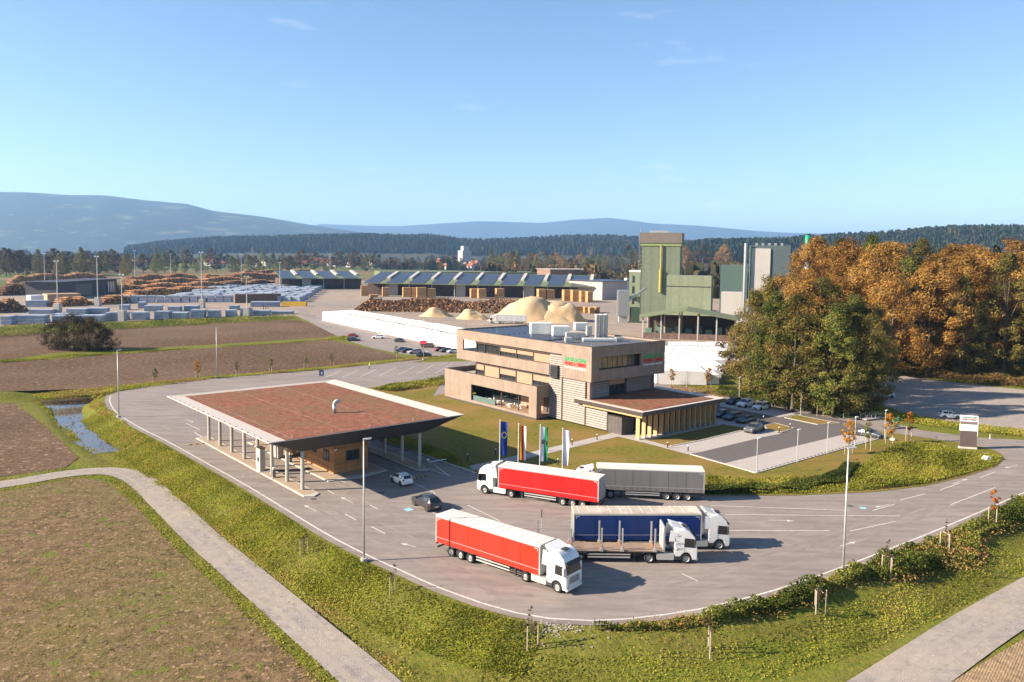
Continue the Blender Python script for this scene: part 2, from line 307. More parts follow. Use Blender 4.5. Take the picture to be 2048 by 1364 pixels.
flat('parking_lane',PX((1380,909),(1446,928),(1690,869),(1760,863),(1715,846),(1600,826),(1540,812),(1430,798),(1425,840),(1500,852),(1560,866),(1387,907)),0.052,dasph)
flat('parking_bays',PX((1446,928),(1512,947),(1762,877),(1690,869)),0.060,pave)
flat('parking_bays',PX((1341,893),(1400,882),(1482,862),(1545,862),(1562,868),(1529,874),(1400,905),(1387,907)),0.060,pave)
flat('parking_bays',PX((1440,800),(1545,815),(1592,829),(1560,835),(1440,813)),0.060,pave)
flat('parking_bays',PX((1425,822),(1520,838),(1512,850),(1490,856),(1425,846)),0.060,pave)
for ip in ([(1529,852),(1550,847),(1588,857),(1563,865),(1535,861)],[(1569,836),(1594,831),(1640,840),(1680,847),(1635,850)]):
    w=PX(*ip); flat('grass_islet',w,0.115,lawn); strip('kerb',w+[w[0]],.22,0.0,kerbm,z1=.14)
strip('footpath',PX((930,940),(1000,925),(1228,871)),2.4,0.075,pave)
strip('footpath',PX((1236,871),(1300,886),(1382,908)),1.7,0.082,pave)
strip('footpath',PX((1228,871),(1262,866),(1290,868)),3.0,0.088,pave)
# kerbs round the parking
for kp in ([(1341,893),(1400,882),(1482,862)],[(1446,928),(1512,947)],[(1512,947),(1600,922),(1690,897),(1762,877)],[(1380,909),(1446,928)],[(952,947),(856,913),(756,879)]):
    strip('kerb',PX(*kp),.25,0.0,kerbm,z1=.15)
# dark drain slots along the front bays
dk=M('dark_gap',(.03,.03,.03),.8)
a=Vector(G3(1514,945)); b_=Vector(G3(1760,876))
for i in range(34):
    p=a.lerp(b_,(i+.2)/34); q=a.lerp(b_,(i+.75)/34); strip('drain_slot',[(p.x,p.y),(q.x,q.y)],.28,.155,dk,parent=None)
water=M('pond_water',(.085,.065,.05),.09,.3,.25,spec=.6)
flat('pond',[(x*1.0,y) for x,y in POND],-1.78,water)
# fields
flat('ploughed_field',PX((-250,690),(0,668),(250,655),(420,648),(560,640),(600,640),(640,655),(688,668),(640,675),(500,684),(330,694),(240,697),(100,706),(40,716),(-250,745)),-0.03,soil)
flat('ploughed_field',PX((-250,755),(0,724),(100,719),(250,707),(420,696),(600,683),(660,679),(690,686),(760,702),(812,716),(740,722),(640,733),(540,742),(430,750),(300,764),(180,777),(60,781),(-40,783),(-250,770)),-0.03,soil)
flat('ploughed_field',PX((-250,812),(0,808),(28,806),(80,845),(158,915),(130,936),(60,946),(-250,985),z=-1.5),LOWZ+.04,soil)
flat('stubble_field',PX((-300,1020),(-100,992),(0,986),(70,972),(150,957),(200,962),(240,985),(282,1022),(330,1075),(400,1142),(470,1206),(560,1290),(640,1364),(720,1450),(720,1700),(-500,1700),z=LOWZ),LOWZ+.04,stub)
flat('tan_field',PX((1905,1364),(1980,1318),(2048,1278),(2250,1170),(2400,1400),(2000,1700),(1700,1520),z=LOWZ),LOWZ+.04,tan)
trk=spline(PX((-200,988),(0,970),(120,950),(210,942),(270,955),(330,1005),(400,1072),(500,1158),(640,1278),(740,1364),(820,1440),(950,1560),z=LOWZ),2)
strip('gravel_track',trk,3.8,LOWZ+.07,grav)
strip('gravel_track',spline(PX((1660,1460),(1800,1364),(1950,1262),(2048,1203),(2250,1085),z=LOWZ),2),5.0,LOWZ+.07,grav)
ttm=M('tyre_worn_asphalt',(.205,.166,.145),.8,.12,.8,big=(.2,(.25,.205,.178),.8)); rutm=M('rut_tan',(.29,.245,.20),.95,.2,1.0,big=(.25,(.28,.235,.205),.9))
_i0,_i1=12,len(OL)-16
for k,(dd_,w_) in enumerate(((-3.1,.5),(-4.9,.5),(-6.6,.4),(-9.3,.55),(-11.1,.45),(-14.0,.4))):
    q_=offset(OL[_i0+3*k:_i1-5*k],dd_); q_=[(x+.35*math.sin(i*.13+k),y+.35*math.cos(i*.11+2*k)) for i,(x,y) in enumerate(q_)]; strip('tyre_track',spline(q_[::4],1.5),w_,.003,ttm,parent=yard)
for tk in (trk,spline(PX((1660,1460),(1800,1364),(1950,1262),(2048,1203),(2250,1085),z=LOWZ),2)):
    for dd_ in(-.95,.9): strip('wheel_rut',[(x+.12*math.sin(i*.7),y+.12*math.cos(i*.5)) for i,(x,y) in enumerate(offset(tk,dd_))],.62,LOWZ+.075,rutm)
# painted lines
strip('edge_line',OL,.22,.006,paint,parent=yard)
def line(p,q,w=.14): strip('lane_line',PX(p,q),w,.006,paint,parent=yard)
for s in range(9):      # bay lines on the road behind the canopy
    x=646+s*37.5; line((x,757-s*1.8),(x+34,742-s*2.4),.16)
for p,q in [((800,952),(868,985)),((868,985),(870,988)),((840,1012),(890,1037)),((740,1010),(755,1018)),((655,980),(668,988)),((690,1028),(712,1040)),((742,1053),(770,1067)),((905,1008),(925,1018)),((930,925),(970,940)),
  ((1420,1011),(1700,1021)),((1450,1029),(1800,1032)),((1440,1061),(1660,1061)),((1800,1000),(1850,988)),((1880,980),(1920,966)),((1960,955),(1990,944)),((1745,1021),(1790,1008)),((1900,1010),(1990,975)),((1700,1062),(1790,1043)),
  ((1460,1102),(1465,1107)),((1364,1147),(1395,1162)),((395,820),(420,833)),((372,846),(400,860)),((455,852),(540,895)),((590,920),(690,965)),((935,1010),(1000,1042)),((1000,880),(1001,880))]:
    line(p,q)
def arrow(p,q,w=.11):
    a=Vector(G(*p)); c=Vector(G(*q)); d=(c-a).normalized(); s=Vector((-d.y,d.x)); mb=MB(); e=c-d*.9
    mb.quad((*(a-s*w/2),.006),(*(e-s*w/2),.006),(*(e+s*w/2),.006),(*(a+s*w/2),.006)); mb.add([(*(e-s*.3),.006),(*c,.006),(*(e+s*.3),.006)],[(0,1,2)]); mb.build('arrow_marking',paint,yard)
for p,q in [((632,1022),(608,1010)),((706,1006),(682,994)),((832,1094),(800,1086)),((790,935),(838,958)),((1905,968),(1935,958)),((1780,1008),(1750,1015)),((1680,1092),(1712,1083)),((1536,1040),(1590,1042)),((372,838),(386,845)),((2035,930),(2010,936))]: arrow(p,q)
# give-way triangles before and after the weighbridge, drain covers
line((388,864),(412,880),.2); line((412,880),(425,874),.2); line((385,800),(398,792),.2); line((398,792),(402,806),.2); line((850,935),(900,952),.2); line((868,930),(900,952),.2)
strip('blue_mark',PX((812,1017),(822,1021)),.9,.006,M('blue_paint',(.25,.5,.62),.8,.3,8),parent=yard); strip('blue_mark',PX((1720,1016),(1732,1016)),.7,.006,MATS['blue_paint'],parent=yard)
for c in ((762,985),(627,998),(1700,1012)):
    g=G(*c); MB().cyl((g[0],g[1],.002),(g[0],g[1],.012),.38,n=14).build('manhole_cover',M('cast_iron',(.08,.075,.07),.6),yard)
# ================================================================== material set for buildings
def boards(name,c1,c2,freq,axis='XY',bump=.35,rough=.75):
    if name in MATS: return MATS[name]
    m=M(name,c1,rough,.1,.5,col2=c2,detail=6); nt=m.node_tree; n=nt.nodes; l=nt.links; b=n['Principled BSDF']; src=b.inputs['Base Color'].links[0].from_socket
    tcn=n.new('ShaderNodeTexCoord'); s=n.new('ShaderNodeSeparateXYZ'); l.new(tcn.outputs['Object'],s.inputs[0]); ad=n.new('ShaderNodeMath')
    if axis=='XY': l.new(s.outputs[0],ad.inputs[0]); l.new(s.outputs[1],ad.inputs[1])
    elif axis=='Z': l.new(s.outputs[2],ad.inputs[0]); ad.inputs[1].default_value=0
    elif axis=='X': l.new(s.outputs[0],ad.inputs[0]); ad.inputs[1].default_value=0
    else: l.new(s.outputs[1],ad.inputs[0]); ad.inputs[1].default_value=0
    fl=n.new('ShaderNodeMath'); fl.operation='MULTIPLY'; fl.inputs[1].default_value=freq; l.new(ad.outputs[0],fl.inputs[0])
    f2=n.new('ShaderNodeMath'); f2.operation='FLOOR'; l.new(fl.outputs[0],f2.inputs[0]); wn_=n.new('ShaderNodeTexWhiteNoise'); wn_.noise_dimensions='1D'; l.new(f2.outputs[0],wn_.inputs['W'])
    mr=n.new('ShaderNodeMapRange'); mr.inputs['To Min'].default_value=.92; mr.inputs['To Max'].default_value=1.06; l.new(wn_.outputs['Value'],mr.inputs['Value'])
    mm=n.new('ShaderNodeMixRGB'); mm.blend_type='MULTIPLY'; mm.inputs[0].default_value=1; l.new(src,mm.inputs[1]); l.new(mr.outputs[0],mm.inputs[2]); l.new(mm.outputs[0],b.inputs['Base Color'])
    fr=n.new('ShaderNodeMath'); fr.operation='FRACT'; l.new(fl.outputs[0],fr.inputs[0]); gt=n.new('ShaderNodeMath'); gt.operation='GREATER_THAN'; gt.inputs[1].default_value=.12; l.new(fr.outputs[0],gt.inputs[0])
    bp=n.new('ShaderNodeBump'); bp.inputs['Strength'].default_value=bump; bp.inputs['Distance'].default_value=.05; l.new(gt.outputs[0],bp.inputs['Height']); l.new(bp.outputs[0],b.inputs['Normal'])
    return m
clad=boards('weathered_timber_cladding',(.245,.178,.135),(.285,.215,.165),4.0)
wdark=M('dark_bronze_frame',(.055,.042,.036),.5,.1,2)
blind=M('copper_blind_fabric',(.36,.215,.14),.8,.05,1.0)
glassd=M('window_glass',(.02,.025,.03),.05,.1,1,spec=.8)
slatm=M('grey_louvre_slat',(.27,.235,.21),.7,.12,1.5,rnd=.06)
slatb=M('louvre_backing',(.05,.045,.042),.8)
sedum=M('sedum_roof',(.215,.078,.05),.95,.4,1.1,col2=(.29,.125,.078),bump=1,bscale=4,big=(.2,(.15,.105,.055),.55),speck=[(1.4,.63,(.12,.11,.05))],detail=8,spec=.1)
edgem=M('pale_roof_sheet',(.52,.45,.39),.6,.06,1.5)
anth=M('anthracite_sheet',(.045,.04,.045),.55,.15,.8)
conc=M('concrete',(.40,.37,.33),.85,.12,1.5,bump=.1)
roofm=M('roof_membrane',(.10,.10,.115),.7,.2,.7,big=(.15,(.14,.13,.13),.5))
pvm=M('solar_cell',(.035,.04,.058),.35,.15,2,spec=.5)
whitem=M('white_painted_metal',(.72,.70,.66),.5,.05,2)
steel=M('galvanised_steel',(.45,.45,.45),.4,.12,3,metal=.7)
larch=boards('larch_cladding',(.30,.14,.055),(.46,.25,.11),1.0,'Z',bump=.0)
glul=M('glulam_timber',(.52,.33,.15),.6,.15,1.0,stretch=(3,3,.3))
grassy=M('kerbed_gravel',(.33,.25,.18),.95,.2,5,bump=.3)

# ================================================================== gatehouse canopy
CO=Vector((-26.8,102.1,0))
cp=empty('weighbridge_canopy',CO,YAW,'broad flat canopy with red sedum roof on two rows of concrete columns','canopy')
t=(-5.6,24.0,-2.3,37.6,7.52); bt=(-.4,18.5,-.3,35.4,5.35)
mb=MB().hexa([(bt[0],bt[2],bt[4]),(bt[1],bt[2],bt[4]),(bt[1],bt[3],bt[4]),(bt[0],bt[3],bt[4]),(t[0],t[2],t[4]),(t[1],t[2],t[4]),(t[1],t[3],t[4]),(t[0],t[3],t[4])]); mb.f=[f for f in mb.f if f!=(4,5,6,7)]; mb.build('soffit',anth,cp)
xo,yo,xi,yi=(-5.66,24.06),(-2.36,37.66),(-3.1,21.6),(-1.5,36.9); zo,zi=7.62,7.40; mb=MB()
o4=[(xo[0],yo[0]),(xo[1],yo[0]),(xo[1],yo[1]),(xo[0],yo[1])]; i4=[(xi[0],yi[0]),(xi[1],yi[0]),(xi[1],yi[1]),(xi[0],yi[1])]
for k in range(4):
    a,b2=o4[k],o4[(k+1)%4]; c,d=i4[(k+1)%4],i4[k]
    mb.quad((*a,zo),(*b2,zo),(*c,zi),(*d,zi)); mb.quad((*a,7.5),(*b2,7.5),(*b2,zo),(*a,zo))
mb.build('roof_edge_sheet',edgem,cp)
bx('sedum_bed',sedum,cp,xi[0],xi[1],yi[0],yi[1],7.2,7.43)
for x in (-2.1,5.4,13.2):
    MB().cyl((x,yi[0]+.3,7.5),(x,yi[1]-.3,7.47),.010,n=5).build('lightning_cable',steel,cp)
for i in range(19):
    MB().box(-5.5,-5.35,-1.6+i*2.1,-1.5+i*2.1,7.6,7.68).build('seam_clip',wdark,cp)
    MB().box(23.8,23.95,-1.6+i*2.1,-1.5+i*2.1,7.6,7.72).build('seam_clip',edgem,cp)
for p in [(-2,-1,7.45),(3.5,-1.1,7.45),(9,-1.2,7.45),(16,-1.2,7.45),(21,-1,7.45),(21,12,7.45),(21,24,7.45),(21,36,7.45),(12,36.5,7.45),(5,36.5,7.45),(-2,36,7.45)]:
    MB().cyl((p[0],p[1],7.4),(p[0],p[1],7.9),.03,n=5).build('rod_stub',steel,cp)
def cl(px,py,z): 
    g=Vector((*G(px,py,z),0))-CO; return g.dot(UX),g.dot(VX)
vx,vy=cl(669,826,7.4); mb=MB().cyl((vx,vy,7.4),(vx,vy,8.7),.28,n=10)
for k in range(5):
    a0,a1=k*R(26),(k+1)*R(26); r_=.45; mb.cyl((vx+r_-r_*math.cos(a0),vy,8.7+r_*math.sin(a0)),(vx+r_-r_*math.cos(a1),vy,8.7+r_*math.sin(a1)),.28,n=10)
mb.build('vent_pipe',steel,cp,smooth=True)
colme=MB().prism([(.24*math.cos(R(45*i+22.5)),.24*math.sin(R(45*i+22.5))) for i in range(8)],.1,5.5).mesh('column',conc)
for xx in (0,18.1):
    for i in range(8): link('column',colme,None,cp,(xx,5.0*i+(.3 if i==0 else 0),0))
for (x0,x1,y0,y1,nm) in [(-1.15,1.0,-3.2,38,'kerb_island'),(4.4,13.7,1.0,30,'kerb_island'),(17.1,19.3,-1.5,38,'kerb_island')]:
    tag(MB().prism([(x0,y0+.8),((x0+x1)/2,y0),(x1,y0+.8),(x1,y1),(x0,y1)],0,.13).build('kerb_island',kerbm,cp)); bx('gravel_infill',grassy,cp,x0+.25,x1-.25,y0+1.2,y1-.3,.1,.14)
# gatehouse
hut=empty('gatehouse',CO+UX*6.6+VX*4.5,YAW,'small timber gatehouse of larch boards under the sedum canopy','hut')
bx('wall',M('hut_wall',(.2,.1,.045),.8),hut,0.06,5.4,0.06,17,.1,4.4)
for i in range(15):
    z0=.14+i*.285
    pm=bpy.data.meshes.get('hut_plank') or MB().box(-.01,.05,.02,17,0,.262).mesh('hut_plank',M('larch_plank',(.36,.17,.065),.7,.3,.7,rnd=.22,stretch=(1,.3,6)))
    pe=bpy.data.meshes.get('hut_plank_end') or MB().box(-.01,5.42,-.0,.055,0,.262).mesh('hut_plank_end',MATS['larch_plank'])
    link('plank',pm,None,hut,(0,0,z0)); link('plank',pe,None,hut,(0,-.05,z0))
bx('flat_roof',anth,hut,-.35,5.7,-.45,17.3,4.42,4.62)
def window(par,x0,x1,y0,y1,z0,z1,face='x',fr=.08,n=1,glass=None):
    "framed window in plane x=x0 or y=y0, standing proud towards minus"
    f=MB(); g=MB()
    if face=='x':
        f.box(x0-.05,x0+.03,y0,y1,z0,z0+fr).box(x0-.05,x0+.03,y0,y1,z1-fr,z1)
        for k in range(n+1):
            yy=y0+(y1-y0-fr)*k/n; f.box(x0-.049,x0+.029,yy,yy+fr,z0+fr,z1-fr)
        g.box(x0-.02,x0,y0+fr,y1-fr,z0+fr,z1-fr)
    else:
        f.box(x0,x1,y0-.05,y0+.03,z0,z0+fr).box(x0,x1,y0-.05,y0+.03,z1-fr,z1)
        for k in range(n+1):
            xx=x0+(x1-x0-fr)*k/n; f.box(xx,xx+fr,y0-.049,y0+.029,z0+fr,z1-fr)
        g.box(x0+fr,x1-fr,y0-.02,y0,z0+fr,z1-fr)
    w=f.build('window',wdark,par); g.build('pane',glass or glassd,w); return w
window(hut,-.03,0,1.3,2.9,1.6,3.3,'x',.12,2); window(hut,-.03,0,5.2,6.5,2.1,3.2,'x',.12); window(hut,-.03,0,10,12.2,.3,3.0,'x',.12,2)
window(hut,1.9,4.0,-.06,0,1.7,3.2,'y',.12,2)
MB().cyl((-.05,-.25,3.5),(.25,-.5,3.7),.09,n=8).build('floodlight',whitem,hut)
tag(bx('concrete_pillar',conc,None,0,.9,0,1.6,.13,4.9),'wide concrete pillar carrying the canopy beside the gatehouse','pillar'); bpy.data.objects['concrete_pillar'].location=CO+UX*4.0+VX*17.2; bpy.data.objects['concrete_pillar'].rotation_euler=(0,0,YAW)
tb=empty('weigh_terminal',CO+UX*-1.0+VX*11.7,YAW,'tall grey drive-up weighing terminal by the outer column row','terminal')
bx('housing',M('grey_enclosure',(.36,.35,.34),.6),tb,0,.75,0,1.3,.13,3.4,.03); bx('canopy_lid',anth,tb,-.06,.8,-.06,1.36,3.4,3.5); bx('screen',glassd,tb,-.012,0,.35,.95,1.5,2.1)
def barrier(name,loc,rz,arm,label):
    e=empty(name,loc,rz,label,'barrier'); bx('cabinet',M('barrier_grey',(.16,.16,.17),.5),e,-.2,.2,-.2,.2,.0,1.25,.02); bx('lamp_head',whitem,e,-.16,.16,-.16,.16,1.25,1.5,.03)
    MB().cyl((0,-.25,1.05),(arm,-.25,1.05),.05,n=6).build('arm',whitem,e); return e
barrier('lane_barrier',CO+UX*-.6+VX*8.0,YAW+R(180),4.2,'grey barrier post with white arm closing the outer lane')
barrier('lane_barrier',Vector(G3(856,938)),YAW,3.0,'dark barrier post with short arm at the shaded exit lane')
barrier('lane_barrier',CO+UX*4.6+VX*14.2,YAW+R(90),2.2,'slim intercom barrier post in front of the gatehouse wall')
hump=M('rubber_hump',(.05,.05,.045),.8); hy=M('rubber_yellow',(.45,.30,.05),.8)
for p,q,nm in [((372,890),(425,886),'x'),((820,960),(852,952),'y')]:
    a=Vector(G3(*p)); c=Vector(G3(*q)); sb=empty('speed_bump',a,math.atan2(c.y-a.y,c.x-a.x),'black and yellow rubber speed bump '+('on the outer lane' if nm=='x' else 'behind the white hatchback'),'speed bump')
    L=(c-a).length
    for k in range(8): MB().box(L*k/8,L*(k+1)/8-.02,-.2,.2,.004,.06).build('segment',hump if k%2 else hy,sb)

# ================================================================== office building
BO=Vector((4.8,148.5,0))
ob=empty('office_building',BO,YAW,'three storey timber clad office building with stacked offset boxes','building')
def B(name,mat,*a,bevel=0): return bx(name,mat,ob,*a,bevel=bevel)
# lower box with terrace
B('plinth',M('dark_plinth',(.06,.055,.055),.8),.08,3.5,.08,29.7,0,.36)
B('lower_wall',clad,0,.35,20.4,29.8,.36,6.42); B('lower_wall',clad,0,.35,0,2.2,.36,6.42); B('lower_wall',clad,0,.348,2.2,20.4,4.17,6.419); B('lower_wall',clad,0,.348,2.2,20.4,.36,.86)
B('lower_wall',clad,.35,16,29.45,29.8,.36,6.42); B('lower_wall',clad,.35,1.2,0.002,.3,.36,6.417); B('lower_wall',clad,1.2,3.3,0.002,.3,4.1,6.417); B('lower_wall',clad,1.2,3.3,0.002,.3,.36,.7)
B('terrace_floor',pave,.35,16,.3,29.45,5.2,5.45); B('parapet_cap',wdark,-.03,.38,-.03,29.83,6.42,6.47); B('parapet_cap',wdark,.38,3.3,-.03,.33,6.42,6.47); B('parapet_cap',wdark,.38,16,29.42,29.83,6.42,6.47)
B('ground_floor_slab',M('floor_boards',(.33,.2,.12),.7,.2,1),.35,4.2,.3,29.4,.5,.84)
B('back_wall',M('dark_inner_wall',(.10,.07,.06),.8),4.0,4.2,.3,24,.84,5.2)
for y0,y1 in ((2.4,5),(5.4,9)): B('blind',blind,3.92,3.98,y0,y1,1.0,3.6)
window(ob,3.95,0,9.4,23.5,1.0,4.0,'x',.14,5)
for y in (6.2,11.5,2.9): B('post',wdark,.9,1.1,y,y+.22,.84,4.17)
B('glass_balustrade',M('glass_rail',(.10,.16,.15),.08,.1,1,spec=.7),.42,.45,13,20.3,.86,1.9)
# middle storey
B('light_block_core',M('light_block_brown',(.13,.095,.075),.8),4.15,23,-8.9,24.0,.3,8.3)  # solid core volume added inside the storeys to block light
B('storey_band',wdark,3.9,4.15,.2,24.0,7.75,8.28)
by=[24.0,21.1,16.0,10.7,5.7,.3]
for k in range(5):
    y1,y0=by[k],by[k+1]; B('mullion',wdark,3.86,4.14,y1-.12,y1+.1,5.45,7.75)
    full=k in(1,3); zb=5.5 if full else 6.6
    B('blind',blind,3.98,4.02,y0+.12,y1-.14,zb,7.75)
    if not full: window(ob,4.04,0,y0+.12,y1-.14,5.5,6.62,'x',.1,4)
# upper box
B('upper_wall',clad,3.3,3.65,-10.9,30.1,12.62,14.65); B('upper_wall',clad,3.3,3.65,27.8,30.1,8.3,12.62); B('upper_wall',clad,3.3,3.648,.3,27.8,8.3,10.35); B('upper_wall',clad,3.3,3.65,-10.9,-3.25,8.3,12.62)
B('upper_wall',clad,3.65,23.6,-10.9,-10.55,12.65,14.65); B('upper_wall',clad,3.65,5.3,-10.9,-10.55,8.3,12.65); B('upper_wall',clad,16.6,23.6,-10.9,-10.55,8.3,12.65); B('upper_wall',clad,5.3,16.6,-10.898,-10.55,8.3,10.35)
B('upper_wall',clad,23.25,23.6,-10.55,30.1,8.3,14.65); B('upper_wall',clad,3.65,23.25,29.75,30.1,12.62,14.65); B('upper_wall',clad,3.65,23.25,29.75,30.1,8.3,10.35); B('upper_wall',clad,12,23.25,29.75,30.1,10.35,12.62)
B('underside',clad,3.66,23.24,-10.54,29.74,8.32,8.6); B('loggia_floor',wdark,3.66,23.2,24,29.7,9.9,10.3)
B('parapet_cap',wdark,3.27,3.68,-10.93,30.13,14.65,14.70); B('parapet_cap',wdark,3.68,23.63,-10.93,-10.52,14.65,14.70); B('parapet_cap',wdark,23.22,23.63,-10.52,30.13,14.65,14.70); B('parapet_cap',wdark,3.68,23.22,29.72,30.13,14.65,14.70)
B('roof_deck',roofm,3.65,23.25,-10.55,29.75,14.0,14.28)
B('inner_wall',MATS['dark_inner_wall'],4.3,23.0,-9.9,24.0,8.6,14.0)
B('window_head',wdark,3.66,4.3,.3,24.0,12.2,12.6)
ub=[24.0,21.2,16.1,10.8,5.7,.3]
for k in range(5):
    y1,y0=ub[k],ub[k+1]; B('mullion',wdark,4.0,4.28,y1-.12,y1+.1,10.35,12.2)
    if k<2: window(ob,4.24,0,y0+.1,y1-.14,10.4,12.2,'x',.12,1 if k==0 else 3)
    elif k<4:
        B('blind',blind,4.1,4.14,y0+.12,y1-.14,11.25,12.2); window(ob,4.2,0,y0+.12,y1-.14,10.4,11.3,'x',.1,4)
    else: B('blind',blind,4.1,4.14,y0+.12,y1-.14,10.4,12.2)
litm=M('warm_room',(.30,.20,.09),.7,.35,.8)
window(ob,5.3,13.6,-10.2,0,10.4,12.62,'y',.14,6,glass=litm); bx('balcony_wall',wdark,ob,13.6,16.6,-10.0,-9.95,10.4,12.62)
window(ob,13.7,16.4,-10.02,0,10.4,12.6,'y',.12,2)
# louvre walls
B('louvre_backing',slatb,3.5,4.14,-3.25,.28,.3,12.6); B('louvre_backing',slatb,3.5,4.14,-9.4,-3.26,.3,8.2); B('louvre_backing',slatb,3.5,4.14,-15.0,-9.5,.3,4.3)
B('louvre_head',wdark,3.45,3.66,-3.25,.28,12.35,12.62); B('edge_post',wdark,3.3,3.5,-3.42,-3.24,.3,8.2); B('edge_post',wdark,3.3,3.5,-9.6,-9.4,.3,4.4); B('edge_post',wdark,3.3,3.5,-15.1,-14.9,.3,4.2)
def slats(x,y0,y1,z0,z1,face='x'):
    key='slat_%s_%.1f'%(face,abs(y1-y0)); L=y1-y0
    me=bpy.data.meshes.get(key)
    if me is None:
        me=(MB().hexa([(-.16,0,0),(.02,0,.1),(.02,L,.1),(-.16,L,0),(-.16,0,.05),(.02,0,.30),(.02,L,.30),(-.16,L,.05)]) if face=='x' else MB().hexa([(0,-.16,0),(L,-.16,0),(L,.02,.1),(0,.02,.1),(0,-.16,.05),(L,-.16,.05),(L,.02,.30),(0,.02,.30)])).mesh(key,slatm)
    z=z0
    while z<z1-.3:
        link('slat',me,None,ob,(x,y0,z) if face=='x' else (y0,x,z)); z+=.415
slats(3.48,-3.2,.2,.35,12.3); slats(3.48,-9.35,-3.5,.35,8.2); slats(3.48,-14.9,-9.65,.35,4.2)
B('corner_post',clad,3.5,4.2,-10.4,-9.7,4.9,8.3)
B('side_wall',slatb,4.3,9.6,-9.4,-9.0,4.9,8.3); slats(-9.42,4.4,9.5,5.0,8.2,'y')
window(ob,9.8,14.2,-9.1,0,5.0,8.2,'y',.15,3); B('blind',blind,9.9,14.0,-9.22,-9.18,7.0,8.2)
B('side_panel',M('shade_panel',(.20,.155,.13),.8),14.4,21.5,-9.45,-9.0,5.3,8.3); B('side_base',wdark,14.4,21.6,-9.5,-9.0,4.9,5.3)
# small side window box
B('bay_window',wdark,2.9,3.4,-2.4,-.4,8.0,10.4,bevel=.02); B('bay_glass',glassd,2.87,2.9,-2.2,-.6,8.2,10.2)
# entrance wing
wr=[(2.6,-23.7),(25.8,-23.7),(25.8,-7.4),(2.6,-7.4)]
mb=MB().prism(wr,4.28,4.98); mb.build('wing_roof',wdark,ob)
B('wing_roof_edge',edgem,2.62,25.78,-23.68,-7.42,4.98,5.02); B('wing_sedum',sedum,3.6,23.2,-22.9,-7.8,5.02,5.10)
B('eaves_beam',glul,2.75,3.0,-23.4,-9.5,3.95,4.275); B('eaves_beam',glul,3.0,25.5,-22.4,-22.1,3.95,4.275)
fin=MB().box(-.07,.07,-.40,.40,.06,4.28).mesh('timber_fin',glul)
for i in range(15): link('timber_fin',fin,None,ob,(3.3+i*1.51,-22.15,0))
fb=MB().box(-.09,.09,-.42,.42,.04,.3).mesh('fin_shoe',steel)
for i in range(15): link('fin_shoe',fb,None,ob,(3.3+i*1.51,-22.15,0))
B('entrance_box',boards('charcoal_boards',(.075,.065,.06),(.11,.095,.088),4.0),3.35,6.4,-18.4,-15.1,.05,3.1); B('entrance_box_cap',wdark,3.3,6.45,-18.45,-15.05,3.1,3.2)
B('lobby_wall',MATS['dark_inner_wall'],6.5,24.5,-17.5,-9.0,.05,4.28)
for k in range(10): window(ob,6.6+k*1.78,8.3+k*1.78,-17.55,0,.2,4.1,'y',.1,1)
B('lobby_pad',pave,2.5,26,-23.4,-17.5,.03,.095)
# lettering
fgreen=M('sign_green',(.02,.33,.10),.5); fred=M('sign_red',(.55,.015,.012),.5); fwhite=M('sign_white',(.8,.8,.78),.5)
def letters(txt,size,mat,parent,M4,bold=.0,width=None,name='lettering'):
    c=bpy.data.curves.new('txt','FONT'); c.body=txt; c.size=size; c.extrude=.03; c.offset=bold; c.resolution_u=3
    o=bpy.data.objects.new('txt_tmp',c); COL.objects.link(o); bpy.context.view_layer.update()
    me=bpy.data.meshes.new_from_object(o); bpy.data.objects.remove(o); me.materials.clear(); me.materials.append(mat)
    xs=[v.co.x for v in me.vertices]; w=max(xs)-min(xs); s=(width/w) if width else 1
    for v in me.vertices: v.co.x=(v.co.x-min(xs))*s
    r=link(name,me,None,parent); r.matrix_local=M4; return r
def faceM(o,xd,n=None):  # text x along xd, up z
    x=Vector(xd); z=x.cross(Vector((0,0,1))); return Matrix(((x.x,0,z.x,o[0]),(x.y,0,z.y,o[1]),(x.z,1,z.z,o[2]),(0,0,0,1)))
for xd,o0 in (((0,-1,0),(3.27,-4.0,0)),((1,0,0),(17.4,-10.93,0))):
    f=lambda z:faceM((o0[0],o0[1],z),xd)
    letters('HASSLACHER',1.0,fgreen,ob,f(11.62),.014,5.6); letters('NORICA TIMBER',.95,fred,ob,f(10.82),.014,5.6)
    letters('From',.55,fwhite,ob,f(10.22),.0,1.2); letters('wood',.62,fwhite,ob,faceM((o0[0]+xd[0]*1.35,o0[1]+xd[1]*1.35,10.22),xd),.004,1.45); letters('to',.55,fwhite,ob,faceM((o0[0]+xd[0]*2.95,o0[1]+xd[1]*2.95,10.22),xd),0,.45); letters('wonders.',.62,fwhite,ob,faceM((o0[0]+xd[0]*3.5,o0[1]+xd[1]*3.5,10.22),xd),.004,2.1)
